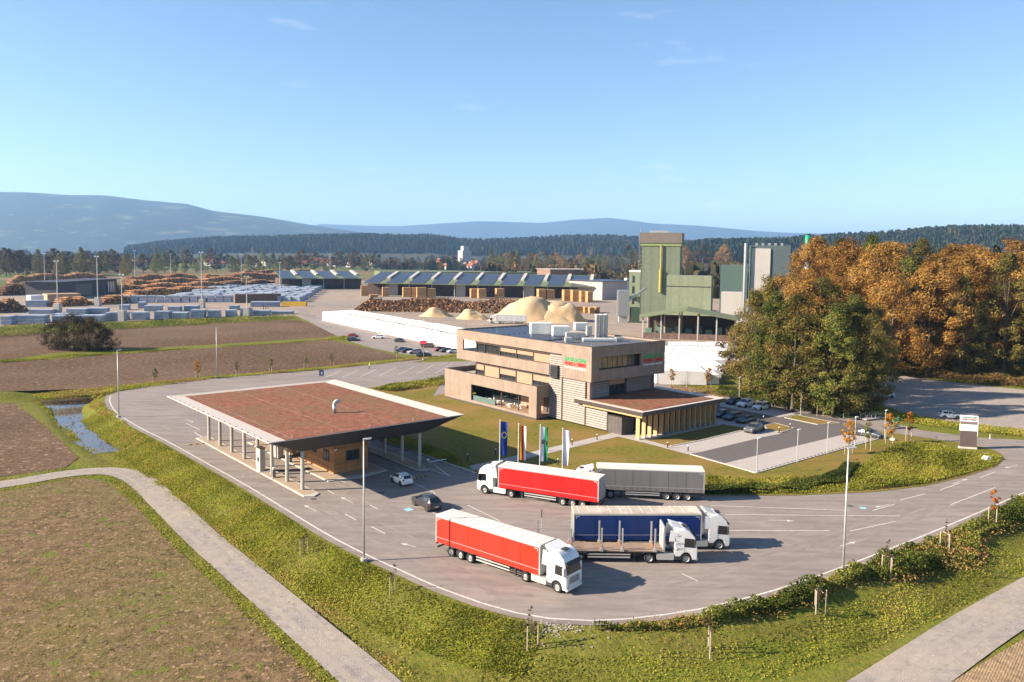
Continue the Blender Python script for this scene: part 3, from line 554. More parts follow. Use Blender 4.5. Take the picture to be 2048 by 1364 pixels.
# roof: solar rows and plant
def bl(px,py,z=14.3):
    g=Vector((*G(px,py,z),0))-BO; return g.dot(UX),g.dot(VX)
pvme=MB().hexa([(0,0,.1),(1.0,0,.1),(1.0,12,.1),(0,12,.1),(0,0,.14),(1.0,0,.30),(1.0,12,.30),(0,12,.14)]).mesh('solar_row',pvm)
for i in range(13): link('solar_row',pvme,None,ob,(4.6+i*1.4,16.5,14.28))
for i in range(5): link('solar_row',pvme,None,ob,(4.6+i*1.4,3.8,14.28))
mets=M('plant_grey',(.38,.38,.37),.5,.15,2,metal=.2)
def unit(name,px0,px1,py,h,d,mat,label,cat='roof unit'):
    a=bl(px0,py); c=bl(px1,py); L=math.hypot(c[0]-a[0],c[1]-a[1]); e=empty(name,BO+UX*a[0]+VX*a[1]+Vector((0,0,14.28)),math.atan2(c[1]-a[1],c[0]-a[0])+YAW,label,cat)
    bx('casing',mat,e,0,L,0,d,.25,h,.04); bx('base_frame',steel,e,.1,L-.1,.1,d-.1,0,.25); 
    nseg=max(2,int(L/1.2))
    for k in range(nseg): bx('access_panel',mat,e,L*k/nseg+.05,L*(k+1)/nseg-.05,-.025,0,.4,h-.15)
    return e
unit('air_handler',1062,1104,671,2.6,2.4,whitem,'large white air handling unit on the office roof'); unit('air_handler',1106,1140,674,2.2,2.2,whitem,'second white air handler, beside the large one on the roof')
unit('air_cooler',1133,1170,680,1.5,1.6,mets,'low grey finned cooler on the office roof'); unit('air_cooler',1150,1176,664,2.0,2.0,whitem,'white box unit behind the grey cooler on the roof'); unit('electric_cabinet',1174,1184,672,2.1,1.4,mets,'narrow grey cabinet beside the roof chimneys','cabinet')
unit('duct_box',1131,1145,686,1.0,1.6,mets,'small grey duct box near the sunny roof edge','duct'); unit('duct_box',1233,1248,683,.8,1.4,mets,'small square duct box alone near the shaded roof edge','duct')
unit('long_duct',1166,1232,684,.75,1.0,whitem,'long white ventilation duct lying across the office roof','duct')
for k,x in enumerate((1193,1202,1211)):
    a=bl(x,675-k*.5); e=empty('steel_flue',BO+UX*a[0]+VX*a[1]+Vector((0,0,14.28)),YAW,'one of three steel flues standing side by side on the office roof','flue','three steel roof flues')
    MB().cyl((0,0,0),(0,0,4.6),.42,n=14).build('pipe',steel,e,smooth=False); MB().cyl((0,0,4.6),(0,0,4.75),.47,n=14).build('cap_ring',whitem,e)
for px,py in ((931,658),(994,668),(1184,692),(1147,652),(1310,678)):
    a=bl(px,py,14.4); e=empty('lightning_rod',BO+UX*a[0]+VX*a[1]+Vector((0,0,14.3)),0,'thin lightning rod on tripod at the office roof edge','lightning rod','roof lightning rods')
    MB().cyl((0,0,0),(0,0,4.0),.04,.02,n=5).build('rod',steel,e)
    for k in range(3): MB().cyl((0,0,.9),(.5*math.cos(k*2.1),.5*math.sin(k*2.1),0),.025,n=4).build('tripod_leg',steel,e)
# cafe terrace furniture inside the lower box
tw=M('white_furniture',(.75,.74,.72),.5); 
def cafe_table(loc,lab):
    e=empty('cafe_table',loc,YAW,lab,'table','white cafe tables'); MB().cyl((0,0,.70),(0,0,.74),.5,n=12).build('table_top',tw,e); MB().cyl((0,0,.02),(0,0,.70),.04,n=6).build('stem',tw,e); MB().cyl((0,0,0),(0,0,.03),.3,n=10).build('foot',tw,e)
def cafe_chair(loc,rz):
    e=empty('cafe_chair',loc,rz,'white cafe chair at a round table behind the big window','chair','white cafe chairs'); bx('seat',tw,e,-.22,.22,-.22,.22,.43,.47,.01); bx('backrest',tw,e,-.22,-.18,-.21,.21,.47,.85,.01)
    for sx_ in(-.19,.19):
        for sy_ in(-.19,.19): MB().cyl((sx_,sy_,0),(sx_,sy_,.44),.018,n=5).build('leg',tw,e)
for k,(xx,yy) in enumerate(((1.8,16.5),(1.6,13.3),(1.5,9.6),(2.6,7.6))):
    p=BO+UX*xx+VX*yy+Vector((0,0,.84)); cafe_table(p,'round white cafe table on the covered terrace of the office')
    for a in (.3,2.4,4.4): cafe_chair(p+Vector((math.cos(a)*.75,math.sin(a)*.75,0)),a+math.pi)
# ================================================================== vehicles
tyre=M('tyre_rubber',(.022,.021,.020),.85,.2,5); rimm=M('wheel_rim',(.36,.35,.33),.45,.15,6,metal=.4); vglass=M('vehicle_glass',(.012,.014,.017),.04,.1,1,spec=.9)
chas=M('chassis_dark',(.035,.034,.034),.7,.2,3); lampw=M('headlight_lens',(.55,.56,.58),.15,.1,4,spec=.8); lampr=M('tail_light_red',(.35,.015,.012),.25); platem=M('number_plate',(.68,.68,.66),.5)
def finish(me,ang=32):
    me.polygons.foreach_set('use_smooth',[True]*len(me.polygons)); me.set_sharp_from_angle(angle=R(ang)); return me
def wheel_mesh(r,w):
    k='wheel_%.2f_%.2f'%(r,w)
    if bpy.data.meshes.get(k): return bpy.data.meshes[k]
    mb=MB(); n=20; prof=[(.62*r,-w/2),(.93*r,-w/2),(r,-w/2+.05*r*2),(r,w/2-.05*r*2),(.93*r,w/2),(.62*r,w/2)]
    vs=[(p*math.cos(2*math.pi*i/n),y,p*math.sin(2*math.pi*i/n)) for i in range(n) for p,y in prof]; m=len(prof)
    fs=[(i*m+j,i*m+j+1,((i+1)%n)*m+j+1,((i+1)%n)*m+j) for i in range(n) for j in range(m-1)]; mb.add(vs,fs); a=finish(mb.mesh(k,tyre))
    b=[]
    for s in(-1,1):
        mb=MB(); y0=s*w*.5*.92; y1=s*w*.5*.55
        for i in range(n):
            t0,t1=2*math.pi*i/n,2*math.pi*(i+1)/n; P=lambda q,t,y:(q*math.cos(t),y,q*math.sin(t))
            mb.quad(P(.64*r,t0,y0),P(.64*r,t1,y0),P(.5*r,t1,y1),P(.5*r,t0,y1)); mb.quad(P(.5*r,t0,y1),P(.5*r,t1,y1),P(.22*r,t1,y0*.8),P(.22*r,t0,y0*.8)); mb.add([P(.22*r,t0,y0*.8),P(.22*r,t1,y0*.8),(0,y0*.85,0)],[(0,1,2)])
        mb.mesh(k+'_rim%d'%s,rimm)
    return a
def wheel(par,x,y,r,w):
    a=wheel_mesh(r,w); o=link('wheel',a,None,par,(x,y,r)); link('rim',bpy.data.meshes['wheel_%.2f_%.2f_rim%d'%(r,w,1 if y>0 else -1)],None,o); return o
def cmesh(key,fn):
    me=bpy.data.meshes.get(key)
    if me is None: me=fn(); me.name=key
    return me
CARS={'hatch':(4.0,1.76,[(0,.30,.56,.60,.66,.72),(.035,.24,.70,.74,.80,.80),(.24,.20,.90,.93,.87,.76),(.43,.20,.93,1.40,.88,.60),(.62,.20,.95,1.47,.88,.60),(.86,.22,.98,1.38,.87,.57),(.97,.30,.98,1.02,.84,.66),(1,.34,.80,.84,.74,.70)]),
 'suv':(4.65,1.90,[(0,.36,.72,.76,.72,.78),(.03,.30,.88,.92,.88,.86),(.25,.26,1.04,1.08,.94,.82),(.40,.26,1.08,1.58,.95,.66),(.6,.26,1.10,1.66,.95,.66),(.87,.28,1.14,1.58,.94,.62),(.975,.36,1.12,1.16,.91,.74),(1,.40,.92,.96,.82,.78)]),
 'estate':(4.72,1.84,[(0,.30,.58,.62,.68,.74),(.03,.22,.72,.76,.84,.82),(.27,.19,.90,.93,.91,.80),(.42,.19,.93,1.38,.92,.62),(.6,.19,.95,1.46,.92,.62),(.90,.21,.97,1.40,.91,.60),(.98,.30,.96,1.0,.88,.70),(1,.34,.80,.84,.78,.74)]),
 'sedan':(4.75,1.84,[(0,.30,.58,.62,.68,.74),(.03,.22,.72,.76,.84,.82),(.28,.19,.90,.93,.91,.80),(.43,.19,.93,1.36,.92,.60),(.58,.19,.95,1.43,.92,.60),(.74,.2,.96,1.32,.91,.58),(.86,.2,.97,1.02,.90,.70),(.98,.28,.95,.99,.86,.76),(1,.34,.80,.84,.78,.74)])}
def car(kind,colour,paintname,loc,rz,label,group=None):
    L,Wd,st=CARS[kind]; key=kind
    pm=M('car_paint_'+paintname,colour,.28,.03,1,spec=.5,coat=.8)
    def ring(s,out=0.0):
        t,zl,zb,zt,wb,wt=s; x=L/2-t*L; k=Wd/2/.95
        wb=min(wb,.95)*k; wt=wt*k; wl=wb*.93; zm=zl+(zb-zl)*.45
        return [(x,wl,zl),(x,wb+.0,zm),(x,wb*.985,zb),(x,wt,zt),(x,-wt,zt),(x,-wb*.985,zb),(x,-wb,zm),(x,-wl,zl)]
    rs=[ring(s) for s in st]; n=len(rs)
    def mk_body():
        mb=MB(); vs=[p for r in rs for p in r]; fs=[]
        for i in range(n-1):
            for j in range(7): fs.append((i*8+j,(i+1)*8+j,(i+1)*8+j+1,i*8+j+1))
            fs.append((i*8+7,(i+1)*8+7,(i+1)*8,i*8))
        fs.append(tuple(range(8))); fs.append(tuple(range((n-1)*8+7,(n-1)*8-1,-1))); mb.add(vs,fs); return finish(mb.mesh('b',pm,bevel=.035),40)
    e=empty(kind+'_car' if kind!='suv' else 'suv_car',loc,rz,label,'car',group)
    link('body',cmesh('car_body_%s_%s'%(key,paintname),mk_body),None,e)
    V_=lambda p:Vector(p)
    def panel(a,b2,c,d,off,ins=.06,insu=.05):
        a,b2,c,d=map(V_,(a,b2,c,d)); cen=(a+b2+c+d)/4; nrm=(b2-a).cross(d-a).normalized(); 
        P=[q.lerp(cen,ins)+nrm*off for q in(a,b2,c,d)]; return P
    i_ws=2; i_end=5
    def mk_ws():
        r0,r1=rs[i_ws],rs[i_ws+1]; P=panel(r0[4],r0[3],r1[3],r1[4],.012,.07); 
        if (P[1]-P[0]).cross(P[3]-P[0]).x<0: P=[p for p in reversed(P)]
        return MB().add(P,[(0,1,2,3)]).mesh('w',vglass)
    def mk_rw():
        r0,r1=rs[i_end],rs[i_end+1]; a,b2,c,d=map(V_,(r0[3],r0[4],r1[4],r1[3])); cen=(a+b2+c+d)/4; nr=Vector((-(abs(d.z-a.z)),0,abs(d.x-a.x)+.001)).normalized(); P=[q.lerp(cen,.08)+nr*.014 for q in(a,b2,c,d)]; return MB().add(P,[(0,1,2,3)]).mesh('w',vglass)
    def mk_sw(s):
        mb=MB(); j0,j1=(2,3) if s>0 else (5,4)
        for i in range(i_ws,i_end+ (1 if kind=='sedan' else 0)):
            r0,r1=rs[i],rs[i+1]; a,b2,c,d=map(V_,(r0[j0],r1[j0],r1[j1],r0[j1])); cen=(a+b2+c+d)/4; f=(.80,.86)
            P=[Vector((cen.x+(q.x-cen.x)*.93,q.y*.0+(cen.y+(q.y-cen.y)*.8)+s*.012,cen.z+(q.z-cen.z)*.8)) for q in(a,b2,c,d)]; mb.add(P,[(0,1,2,3)])
        return mb.mesh('w',vglass)
    link('windscreen',cmesh('car_ws_'+key,mk_ws),None,e); link('rear_window',cmesh('car_rw_'+key,mk_rw),None,e)
    link('side_window',cmesh('car_swl_'+key,lambda:mk_sw(1)),None,e); link('side_window',cmesh('car_swr_'+key,lambda:mk_sw(-1)),None,e)
    rw=.33 if kind!='suv' else .37
    for x in (L/2-.86,-L/2+.80):
        for s in(-1,1): wheel(e,x,s*(Wd/2-.10),rw,.22)
    arch=cmesh('car_arch_'+key,lambda:MB().cyl((0,-.012,0),(0,.012,0),rw+.05,n=18).mesh('a',chas))
    for x in (L/2-.86,-L/2+.80):
        for s in(-1,1): link('wheel_arch',arch,None,e,(x,s*(Wd/2-.012),rw+.01))
    hl=cmesh('car_hl_'+key,lambda:MB().box(-.12,.03,-.17,.17,-.07,.07).mesh('h',lampw)); tl=cmesh('car_tl_'+key,lambda:MB().box(-.03,.1,-.14,.14,-.11,.11).mesh('t',lampr))
    zf=st[1][2]-.06; zr=st[-2][2]-.1
    for s in(-1,1):
        link('headlight',hl,None,e,(L/2-.10,s*Wd*.34,zf)); link('tail_light',tl,None,e,(-L/2+.07,s*Wd*.37,zr)); link('mirror',cmesh('car_mir',lambda:MB().box(-.1,.08,-.09,.09,-.07,.07).mesh('m',chas)),None,e,(L*.18,s*(Wd/2+.06),st[3][2]+.05))
    link('number_plate',cmesh('car_plate',lambda:MB().box(-.01,.01,-.26,.26,-.06,.06).mesh('p',platem)),None,e,(-L/2-.01,0,.62)); link('grille',cmesh('car_grille',lambda:MB().box(-.02,.02,-.45,.45,-.1,.1).mesh('g',chas)),None,e,(L/2-.005,0,.48))
    return e
HV=YAW+R(90)   # heading along VX
wht=(.72,.71,.69); blk=(.018,.018,.02)
car('hatch',wht,'white',G3(803,966),HV-.08,'small white hatchback in the canopy shadow, seen from behind'); car('suv',blk,'black',G3(853,1014),HV-.05,'black estate SUV driving past the tall lamp towards the canopy')
HU=YAW+R(180)
car('hatch',(.03,.06,.10),'dark_blue',G3(1443,834),HU,'dark blue car next to the timber fins, first of the shaded row'); car('estate',(.03,.045,.06),'slate',G3(1466,839),HU,'dark slate estate car, middle of the shaded row by the wing'); car('sedan',blk,'black',G3(1492,845),HU,'black saloon at the open end of the shaded row by the wing')
car('hatch',blk,'black',G3(1467,808),HU,'black hatchback beside the two white estate cars'); car('suv',wht,'white',G3(1492,813),HU,'white tall car between the black hatchback and the white estate'); car('estate',wht,'white',G3(1523,818),HU,'white estate car at the corner of the back parking row')
car('suv',(.10,.095,.09),'dark_grey',G3(1508,864),HU+.1,'dark grey SUV on the pale bays beside the grass islet')
car('sedan',(.06,.06,.07),'grey',G3(1736,873),HV+R(180),'grey saloon parked under the orange saplings'); car('hatch',wht,'white',G3(1899,836),R(-9),'white hatchback alone on the gravel lot near the totem')
car('estate',(.42,.43,.45),'silver',G3(1766,795),R(180),'silver estate car in tree shade on the gravel lot'); car('hatch',(.5,.5,.5),'pale_grey',G3(1761,780),R(175),'pale grey car under the tree, behind the silver estate')
lot=[('hatch',(.33,.02,.02),'red',707,674,0,'red hatchback at the far corner of the field-side car park'),('estate',blk,'black',708,682,0,'black estate car beside the red hatchback on the car park edge'),('estate',wht,'white',757,677,R(180),'white estate car alone in the middle of the car park'),('hatch',blk,'black',800,684,R(-15),'black hatchback alone on the car park near the white wall'),
 ('hatch',(.03,.05,.09),'dark_blue',804,703,R(215),'dark blue hatchback, first in the row by the field'),('hatch',blk,'black',813,705,R(215),'black hatchback second in the row by the field'),('estate',(.36,.35,.33),'champagne',829,707,R(215),'champagne estate car third in the row by the field'),('sedan',blk,'black',848,713,R(180),'black saloon under the red display board'),
 ('suv',(.05,.03,.025),'brown',856,695,R(165),'dark brown SUV behind the lamp with the display board'),('hatch',(.33,.02,.02),'red',879,702,R(215),'red hatchback next to two cars by the office wall'),('hatch',(.05,.05,.06),'grey',891,704,R(215),'dark grey hatchback between the red and the silver car'),('hatch',(.42,.43,.45),'silver',906,706,R(215),'silver hatchback half hidden by the office corner')]
for k,c,nm,x,y,rz,lab in lot: car(k,c,nm,G3(x,y,.012),rz,lab)

# ------------------------------------------------------------------ lorries
cabw=M('cab_white',(.74,.73,.71),.3,.04,1,spec=.5,coat=.5,big=(.35,(.60,.57,.53),.5)); roofw=M('trailer_roof_tarp',(.62,.57,.51),.7,.12,.5,big=(.25,(.52,.46,.39),.6)); trg=M('trailer_grey',(.30,.30,.30),.6,.1,1); rust=M('bed_planks',(.24,.17,.125),.9,.35,1.5,stretch=(.4,3,1)); alu=M('aluminium',(.52,.51,.49),.45,.1,2,metal=.5)
def side_z(x):  return 0
def cab_parts(e,x0,style,body):
    "cab rear wall at x0"
    hi={'tall':3.82,'mid':3.78,'low':3.55}[style]
    pr=[(0,1.02),(0,hi-.5),(.22,hi-.04),(.95,hi),(1.45,hi-.14),(1.92,hi-.62),(2.08,2.72),(2.27,1.80),(2.33,1.55),(2.33,.55),(2.24,.40),(1.80,.38),(1.74,.80),(1.52,1.08),(1.22,1.18),(.92,1.10),(.70,.86),(.62,.72),(.05,.72)]
    me=cmesh('cab_%s_%s'%(style,body.name),lambda:finish(MB().prof(pr,-1.24,1.24).mesh('c',body,bevel=.07),35)); c=link('cab',me,None,e,(x0,0,0))
    def P(name,mb,mat): return link(name,cmesh('cabpart_%s_%s'%(name,style) ,lambda:mb.mesh(name,mat)) if 0 else mb.mesh(name,mat),None,c)
    P('windscreen',MB().add([(2.105,-1.10,2.70),(2.29,-1.12,1.84),(2.29,1.12,1.84),(2.105,1.10,2.70)],[(0,1,2,3)]),vglass)
    P('sun_visor',MB().hexa([(2.05,-1.12,2.74),(2.34,-1.12,2.70),(2.34,1.12,2.70),(2.05,1.12,2.74),(2.0,-1.12,2.95),(2.16,-1.12,2.95),(2.16,1.12,2.95),(2.0,1.12,2.95)]),chas)
    for s in(-1,1):
        y=s*1.252; P('side_window',MB().add([(.98,y,1.74),(2.06,y,1.66),(1.95,y,2.58),(1.05,y,2.66)],[(0,1,2,3) if s<0 else (3,2,1,0)]),vglass)
        P('door_seam',MB().box(.98,1.0,y-.004,y+.004,1.15,2.65),chas)
        P('mirror',MB().box(1.98,2.10,s*1.38-.1,s*1.38+.1,1.75,2.55),chas if style!='tall' else whitem)
        P('headlight',MB().box(2.20,2.345,s*.95-.2,s*.95+.2,.62,.88),lampw)
        P('roof_fairing',MB().hexa([(-.55,s*1.2-.03,2.3),(.02,s*1.2-.03,2.3),(.02,s*1.2+.03,2.3),(-.55,s*1.2+.03,2.3),(-.4,s*1.2-.03,hi-.15),(.02,s*1.2-.03,hi-.15),(.02,s*1.2+.03,hi-.15),(-.4,s*1.2+.03,hi-.15)]),body)
        P('step',MB().box(.02,.66,s*1.2-.04,s*1.2+.03,.42,.72),chas)
    P('deflector',MB().hexa([(-.15,-1.05,hi-.1),(.9,-1.05,hi-.02),(.9,1.05,hi-.02),(-.15,1.05,hi-.1),(-.35,-1.05,hi+.28),(-.2,-1.0,hi+.30),(-.2,1.0,hi+.30),(-.35,1.05,hi+.28)]),body)
    P('roof_hatch',MB().box(.95,1.5,-.4,.4,hi-.03,hi+.035),chas); P('grille',MB().box(2.25,2.352,-.72,.72,.95,1.62),M('grille_dark',(.10,.10,.10),.4) if style!='tall' else M('grille_silver',(.5,.5,.5),.35,.2,9,metal=.5)); P('bumper',MB().box(2.2,2.37,-1.2,1.2,.36,.58),chas if style=='mid' else body); P('badge',MB().cyl((2.35,0,1.42),(2.375,0,1.42),.13,n=12),steel)
    P('number_plate',MB().box(2.37,2.382,-.26,.26,.44,.55),platem)
    if style=='tall': 
        for k in range(4): P('air_slat',MB().box(2.33,2.362,-.8,.8,1.0+k*.15,1.04+k*.15),chas)
    return c
def tractor(e,x0,style,body):
    cab_parts(e,x0,style,body)
    fx=x0+1.22; rx=fx-3.75
    for s in(-1,1): wheel(e,fx,s*1.06,.51,.34); wheel(e,rx,s*.98,.51,.55); link('mudguard',cmesh('tractor_mudguard_arch',lambda:MB().prof([(-.65,.95),(-.45,1.12),(.45,1.12),(.65,.95),(.65,1.0),(.48,1.17),(-.48,1.17),(-.65,1.0)],-.3,.3).mesh('m',chas)),None,e,(rx,s*.98,0))
    bx('chassis',chas,e,rx-.8,x0+2,-.42,.42,.62,1.0); 
    for s in(-1,1): MB().prof([(rx+.75,.45),(rx+.75,1.02),(x0-.02,1.02),(x0-.02,.45),(x0-.12,.38),(rx+.85,.38)],s*1.22-.02 if s<0 else .62,-.62 if s<0 else 1.22).build('fuel_tank' if s<0 else 'side_fairing',alu if s<0 else body,e)
    MB().cyl((rx,0,1.0),(rx,0,1.18),.5,n=14).build('fifth_wheel',chas,e)
def trailer_base(e,kindc):
    for x in (2.1,3.42,4.74):
        for s in(-1,1): wheel(e,x,s*1.02,.50,.42)
    for s in(-1,1):
        bx('chassis_beam',chas,e,.2,12.4,s*.5-.08,s*.5+.08,.72,1.12); bx('landing_leg',chas,e,10.3,10.45,s*.85-.07,s*.85+.07,.12,1.1)
        bx('side_guard',alu,e,5.6,9.9,s*1.2-.02,s*1.2+.02,.52,.66); bx('side_guard',alu,e,5.6,9.9,s*1.2-.02,s*1.2+.02,.82,.94); bx('mudguard',chas,e,1.3,5.5,s*1.02-.26,s*1.02+.26,1.03,1.07)
    for x in(2.1,3.42,4.74): MB().cyl((x,-1,.5),(x,1,.5),.08,n=6).build('axle',chas,e)
    bx('underrun_bar',chas,e,.05,.2,-1.15,1.15,.45,.6); bx('tool_box',chas,e,6.0,7.6,.6,1.15,.5,1.0); bx('tool_box',chas,e,6.0,7.6,-1.15,-.6,.5,1.0)
    for s in(-1,1): MB().box(-.03,.02,s*1.0-.18,s*1.0+.18,.82,.98).build('tail_light',lampr,e)
def curtain_trailer(e,col,nm,roofm_=None,rail=None):
    cm=M('curtain_'+nm,col,.5,.06,.6,spec=.3,bump=.22,bscale=1.6,stretch=(1,1,.12),big=(.4,tuple(c*.78+.01 for c in col),.6)); trailer_base(e,nm)
    bx('floor',chas,e,0,13.6,-1.24,1.24,1.10,1.22); rails=rail or cm
    sm=cmesh('seam_'+nm,lambda:MB().box(-.025,.025,-.006,.006,1.26,3.70).mesh('s',M('seam_dark_'+nm,tuple(c*.6 for c in col),.5)))
    for s in(-1,1):
        for k in range(5): link('curtain_seam',sm,None,e,(2.3+k*2.25,s*1.27,0))
        y=s*1.25; bx('curtain',cm,e,.12,13.48,y-.018,y+.018,1.24,3.72); bx('side_rail',cm,e,.02,13.58,y-.03,y+.03,1.10,1.24)
        bx('rail_line',M('rail_pale_'+nm,tuple(min(.6,c*.6+.22) for c in col),.5),e,.1,13.5,s*1.272-.008,s*1.272+.008,1.60,1.66)
        tk=cmesh('tick_'+nm,lambda:MB().box(-.03,.03,-.010,.010,1.22,1.60).mesh('t',M('tick_dark_'+nm,tuple(c*.5+.03 for c in col),.6)))
        for k in range(17): link('strap_buckle',tk,None,e,(.5+k*.8,s*1.272,0))
        bx('top_rail',trg,e,0,13.6,y-.03,y+.035,3.72,3.86)
        for xx in(.0,13.5): bx('corner_post',alu,e,xx,xx+.12,y-.035,y+.03,1.1,3.86)
        MB().box(12.95,13.35,s*1.28-.004,s*1.28+.004,3.58,3.62).box(13.31,13.35,s*1.28-.004,s*1.28+.004,3.38,3.62).box(.25,.65,s*1.28-.004,s*1.28+.004,3.58,3.62).box(.25,.29,s*1.28-.004,s*1.28+.004,3.38,3.62).build('reflective_mark',platem,e)
    MB().hexa([(0,-1.27,3.86),(13.6,-1.27,3.86),(13.6,1.27,3.86),(0,1.27,3.86),(0.04,-1.2,4.0),(13.56,-1.2,4.0),(13.56,1.2,4.0),(.04,1.2,4.0)]).build('roof',roofm_ or roofw,e)
    rb=cmesh('roof_bow',lambda:MB().box(-.03,.03,-1.19,1.19,3.99,4.02).mesh('r',roofm_ or roofw))
    for k in range(12): link('roof_bow',rb,None,e,(.6+k*1.12,0,0))
    bx('headboard',trg,e,13.5,13.6,-1.22,1.22,1.1,3.86); bx('rear_door',alu,e,0,.06,-1.22,-.01,1.15,3.84); bx('rear_door',alu,e,0,.06,.01,1.22,1.15,3.84)
    for y in(-.7,-.4,.4,.7): MB().cyl((-.02,y,1.2),(-.02,y,3.8),.02,n=5).build('lock_bar',steel,e)
def place(fpx,rpx,z=4.0,near=1.25):
    f=Vector((*G(*fpx,z),0)); r=Vector((*G(*rpx,z),0)); d=(f-r).normalized(); s=Vector((-d.y,d.x,0)); 
    if s.y<0: s=-s
    mid=(f+r)/2+s*near; rear=mid-d*6.8; return rear,math.atan2(d.y,d.x)
def lorry(name,fpx,rpx,label): 
    r,a=place(fpx,rpx); return empty(name,r,a,label,'lorry')
e=lorry('lorry',(1083.4,1091.6),(869.7,1027.5),'red curtain-sided lorry with white tall cab, parked nearest the grass bank'); curtain_trailer(e,(.50,.022,.006),'orange_red'); tractor(e,14.35,'tall',cabw)
e=lorry('lorry',(994.8,930.3),(1200,958.5),'red curtain-sided lorry passing the flag poles, cab towards the canopy'); curtain_trailer(e,(.50,.006,.005),'red'); tractor(e,14.35,'mid',cabw)
e=lorry('lorry',(1192,934),(1412.1,941.7),'grey curtain-sided lorry parked along the hedge behind the red one'); curtain_trailer(e,(.15,.145,.145),'grey'); tractor(e,14.35,'low',cabw)
e=lorry('lorry',(1408.6,1026.3),(1142.9,1025.8),'blue curtain-sided lorry with weathered tarp roof and white cab'); curtain_trailer(e,(.004,.026,.14),'blue',M('weathered_tarp',(.46,.40,.33),.8,.25,.35,big=(.5,(.33,.27,.2),.6))); tractor(e,14.35,'mid',cabw)
# stake lorry
w1=Vector((*G(1297,1126.5),0)); w2=Vector((*G(1372,1127.5),0)); d=(w2-w1).normalized(); s=Vector((-d.y,d.x,0)); front_ax=w2+s*1.2
e=empty('timber_lorry',front_ax-d*15.57,math.atan2(d.y,d.x),'empty flatbed timber lorry with upright stakes and patterned white cab','lorry')
tractor(e,14.35,'low',cabw); trailer_base(e,'x')
bx('bed_frame',chas,e,0.3,13.3,-1.22,1.22,1.10,1.20)
pk=MB().box(0,13.0,0,.29,1.2,1.26).mesh('bed_plank',rust)
for k in range(8): link('bed_plank',pk,None,e,(.3,-1.22+k*.305,0))
bx('headboard',trg,e,13.25,13.4,-1.22,1.22,1.2,3.75); bx('headboard_rib',alu,e,13.2,13.25,-.05,.05,1.26,3.7)
stk=MB().box(-.07,.07,-.07,.07,1.2,3.55).box(-.16,.16,-.12,.12,1.2,1.5).mesh('stake',alu)
for x in (.6,3.9,7.0,9.1,12.4):
    for s in(-1,1): link('stake',stk,None,e,(x,s*1.16,0))
    bx('bolster',M('rusty_steel',(.28,.13,.06),.8,.3,4),e,x-.08,x+.08,-1.1,1.1,1.262,1.36)
# dark flourish pattern on its cab
cabo=[c for c in e.children if c.name.startswith('cab')][0]; pat=M('cab_pattern',(.05,.05,.055),.4)
for k in range(9):
    mb=MB(); a0=random.uniform(0,6.28); cx,cz=.25+.5*random.random(),1.4+1.6*random.random()
    for j in range(7):
        t0=a0+j*.45; r0=.35-.035*j; P=lambda t,r:(cx+r*math.cos(t),-1.257,min(3.1,max(1.15,cz+r*.6*math.sin(t))))
        mb.quad(P(t0,r0),P(t0,r0+.05),P(t0+.45,r0+.02),P(t0+.45,r0-.035))
    mb.build('flourish',pat,cabo)
# far white lorry by the sawdust
a=Vector((*G(1053,648),0)); e=empty('lorry',a,math.atan2(0.02,-1),'white box lorry standing in front of the large sawdust heap','lorry'); curtain_trailer(e,(.62,.62,.62),'white'); tractor(e,14.35,'mid',cabw)
# ------------------------------------------------------------------ person beside the road
def person(name,joints,edges,radii,label,mats,loc,rz):
    me=bpy.data.meshes.new(name); me.from_pydata(joints,edges,[]); o=bpy.data.objects.new(name,me); COL.objects.link(o)
    md=o.modifiers.new('skin','SKIN'); sv_=me.skin_vertices[0].data
    for i,r in enumerate(radii): sv_[i].radius=(r,r)
    sv_[0].use_root=True; o.modifiers.new('sub','SUBSURF').levels=1; o.modifiers['sub'].render_levels=1
    bpy.context.view_layer.update(); dg=bpy.context.evaluated_depsgraph_get(); m2=bpy.data.meshes.new_from_object(o.evaluated_get(dg)); bpy.data.objects.remove(o)
    m2.materials.clear()
    for m in mats: m2.materials.append(m)
    for p in m2.polygons:
        z=p.center.z; p.material_index=0 if .92<z<1.47 else (1 if z<=.92 else 2); p.use_smooth=True
    r=link(name,m2,None,None,loc,rz); return tag(r,label,'person')
hv=M('hi_vis_cloth',(.55,.75,.03),.7); jeans=M('dark_trousers',(.05,.06,.09),.8); skin=M('skin',(.45,.26,.18),.6)
J=[(0,0,.95),(0,0,1.2),(0,0,1.42),(0,0,1.55),(.02,0,1.66),(.02,0,1.76),(0,.2,1.40),(.05,.27,1.15),(.15,.26,.92),(0,-.2,1.40),(-.05,-.27,1.15),(.02,-.28,.9),(0,.1,.9),(.1,.11,.5),(.02,.11,.08),(.16,.11,.04),(0,-.1,.9),(-.08,-.11,.5),(-.2,-.11,.1),(-.07,-.11,.04)]
E_=[(0,1),(1,2),(2,3),(3,4),(4,5),(2,6),(6,7),(7,8),(2,9),(9,10),(10,11),(0,12),(12,13),(13,14),(14,15),(0,16),(16,17),(17,18),(18,19)]
RR=[.15,.15,.15,.06,.1,.07,.08,.055,.045,.08,.055,.045,.1,.075,.05,.04,.1,.075,.05,.04]
person('person',J,E_,RR,'person in a yellow hi-vis vest walking along the field edge',[hv,jeans,skin],G3(739,738),R(20))
